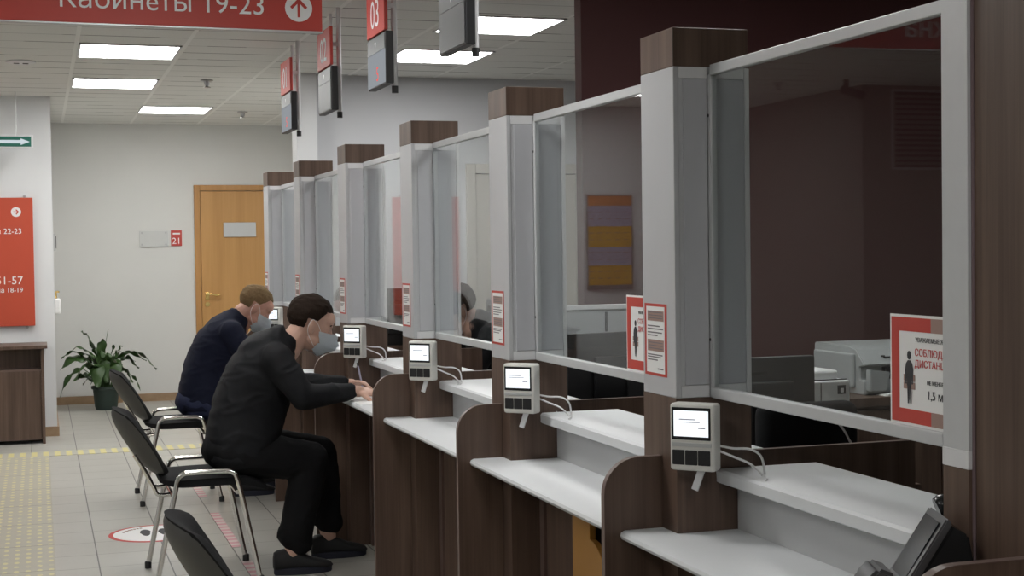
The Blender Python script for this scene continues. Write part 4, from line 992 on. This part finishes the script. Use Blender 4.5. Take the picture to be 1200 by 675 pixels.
b = B(); tp(b, [(-.098, .045), (-.036, .080), (-.046, .120), (-.075, .131), (-.098, .108), (-.106, .078)], -.058, .03, .006); obj('front_lip', b, 'phone', t, True)
b = B(); pts = [T @ Vector(p) for p in spline([(.055, .082, .205), (.078, .082, .212), (.088, .082, .19), (.078, .082, .13), (.055, .082, .07), (.03, .082, .03)], 5)]
tube(b, pts, [.018, .02, .021, .02, .018]+[.014]*(len(pts)-10)+[.016, .019, .02, .02, .018], 12); obj('handset', b, 'blackg', t, True)
# mustard panel under the second counter
t = thing('mustard_panel', 'mustard yellow panel with curved edge under the second counter', 'panel', (1.46, 3.75, 0))
b = B(); pts = [(3.955, 0), (3.955, .7265), (3.815, .7265), (3.815, .60)]
for k in range(1, 9): a = PI/2*k/8; pts.append((3.815-.155*math.sin(a), .60-.20*(1-math.cos(a))))
pts += [(3.66, 0)]
prism(b, pts, 'X', 1.452, 1.470, .001); obj('board', b, 'mustard', t)
b = B(); box(b, 1.4702, 1.4898, 3.90, 3.94, .2, .6); obj('spacer', b, 'walnut', t)

# ------------------------------------------------------------------ things that the glass mirrors (left part of the hall, beyond the frame)
t = thing('wall_poster', 'framed yellow and lilac poster mirrored in the second glass', 'poster', (-1.2, 11.9, .9))
px0, px1, pz0, pz1, y = -1.98, -1.545, 1.04, 1.870, 11.895
b = B(); box(b, px0, px1, y-.02, y+.004, pz0, pz1, .004); obj('frame', b, 'steel', t)
b = B(); box(b, px0+.015, px1-.015, y-.0215, y-.0201, pz1-.10, pz1-.015); obj('orange_band', b, 'poster_o', t)
def band(z0, z1, m, nm):
    b = B(); box(b, px0+.015, px1-.015, y-.0215, y-.0201, z0, z1); o = obj(nm, b, m, t)
    b = B(); n = 5
    for k in range(n):
        x = px0+.05+k*.08; box(b, x, x+.05, y-.0225, y-.0216, (z0+z1)/2+.03, (z0+z1)/2+.038); box(b, x, x+.04, y-.0225, y-.0216, (z0+z1)/2-.03, (z0+z1)/2-.022)
    obj('text_line', b, 'greyt', o)
band(1.59, 1.77, 'poster_v', 'lilac_block'); band(1.41, 1.59, 'poster_y', 'yellow_block'); band(1.25, 1.41, 'poster_v', 'lilac_block'); band(1.08, 1.25, 'poster_y', 'yellow_block')
t = thing('vent_grille', 'slatted wall vent mirrored in the nearest glass', 'vent', (-3.7, 9.9, 2.2))
b = B()
for k in range(14): z = 2.02+k*.04; box(b, -4.2, -3.36, 9.885, 9.8995, z, z+.022)
obj('slat', b, 'gril', t)
b = B(); box(b, -4.2, -3.36, 9.8996, 9.8999, 2.0, 2.59); obj('backing', b, 'black', t)
b = B(); box(b, -4.24, -3.32, 9.892, 9.8998, 1.98, 2.0); box(b, -4.24, -3.32, 9.892, 9.8998, 2.585, 2.605); box(b, -3.34, -3.32, 9.892, 9.8998, 2.0, 2.585); obj('rim', b, 'plate', t)
t = thing('ceiling_camera', 'small camera on the ceiling mirrored in the nearest glass', 'camera', (-2.75, 9.6, ZC))
b = B(); tube(b, [(-2.75, 9.6, ZC), (-2.75, 9.6, ZC-.07)], .02, 12); obj('mount', b, 'shell', t, True)
b = B(); tube(b, [(-2.74, 9.64, ZC-.07), (-2.83, 9.50, ZC-.13)], .032, 14); obj('barrel', b, 'shell', t, True)
sprinkler(-2.35, 9.9, 'ceiling sprinkler mirrored in the nearest glass')
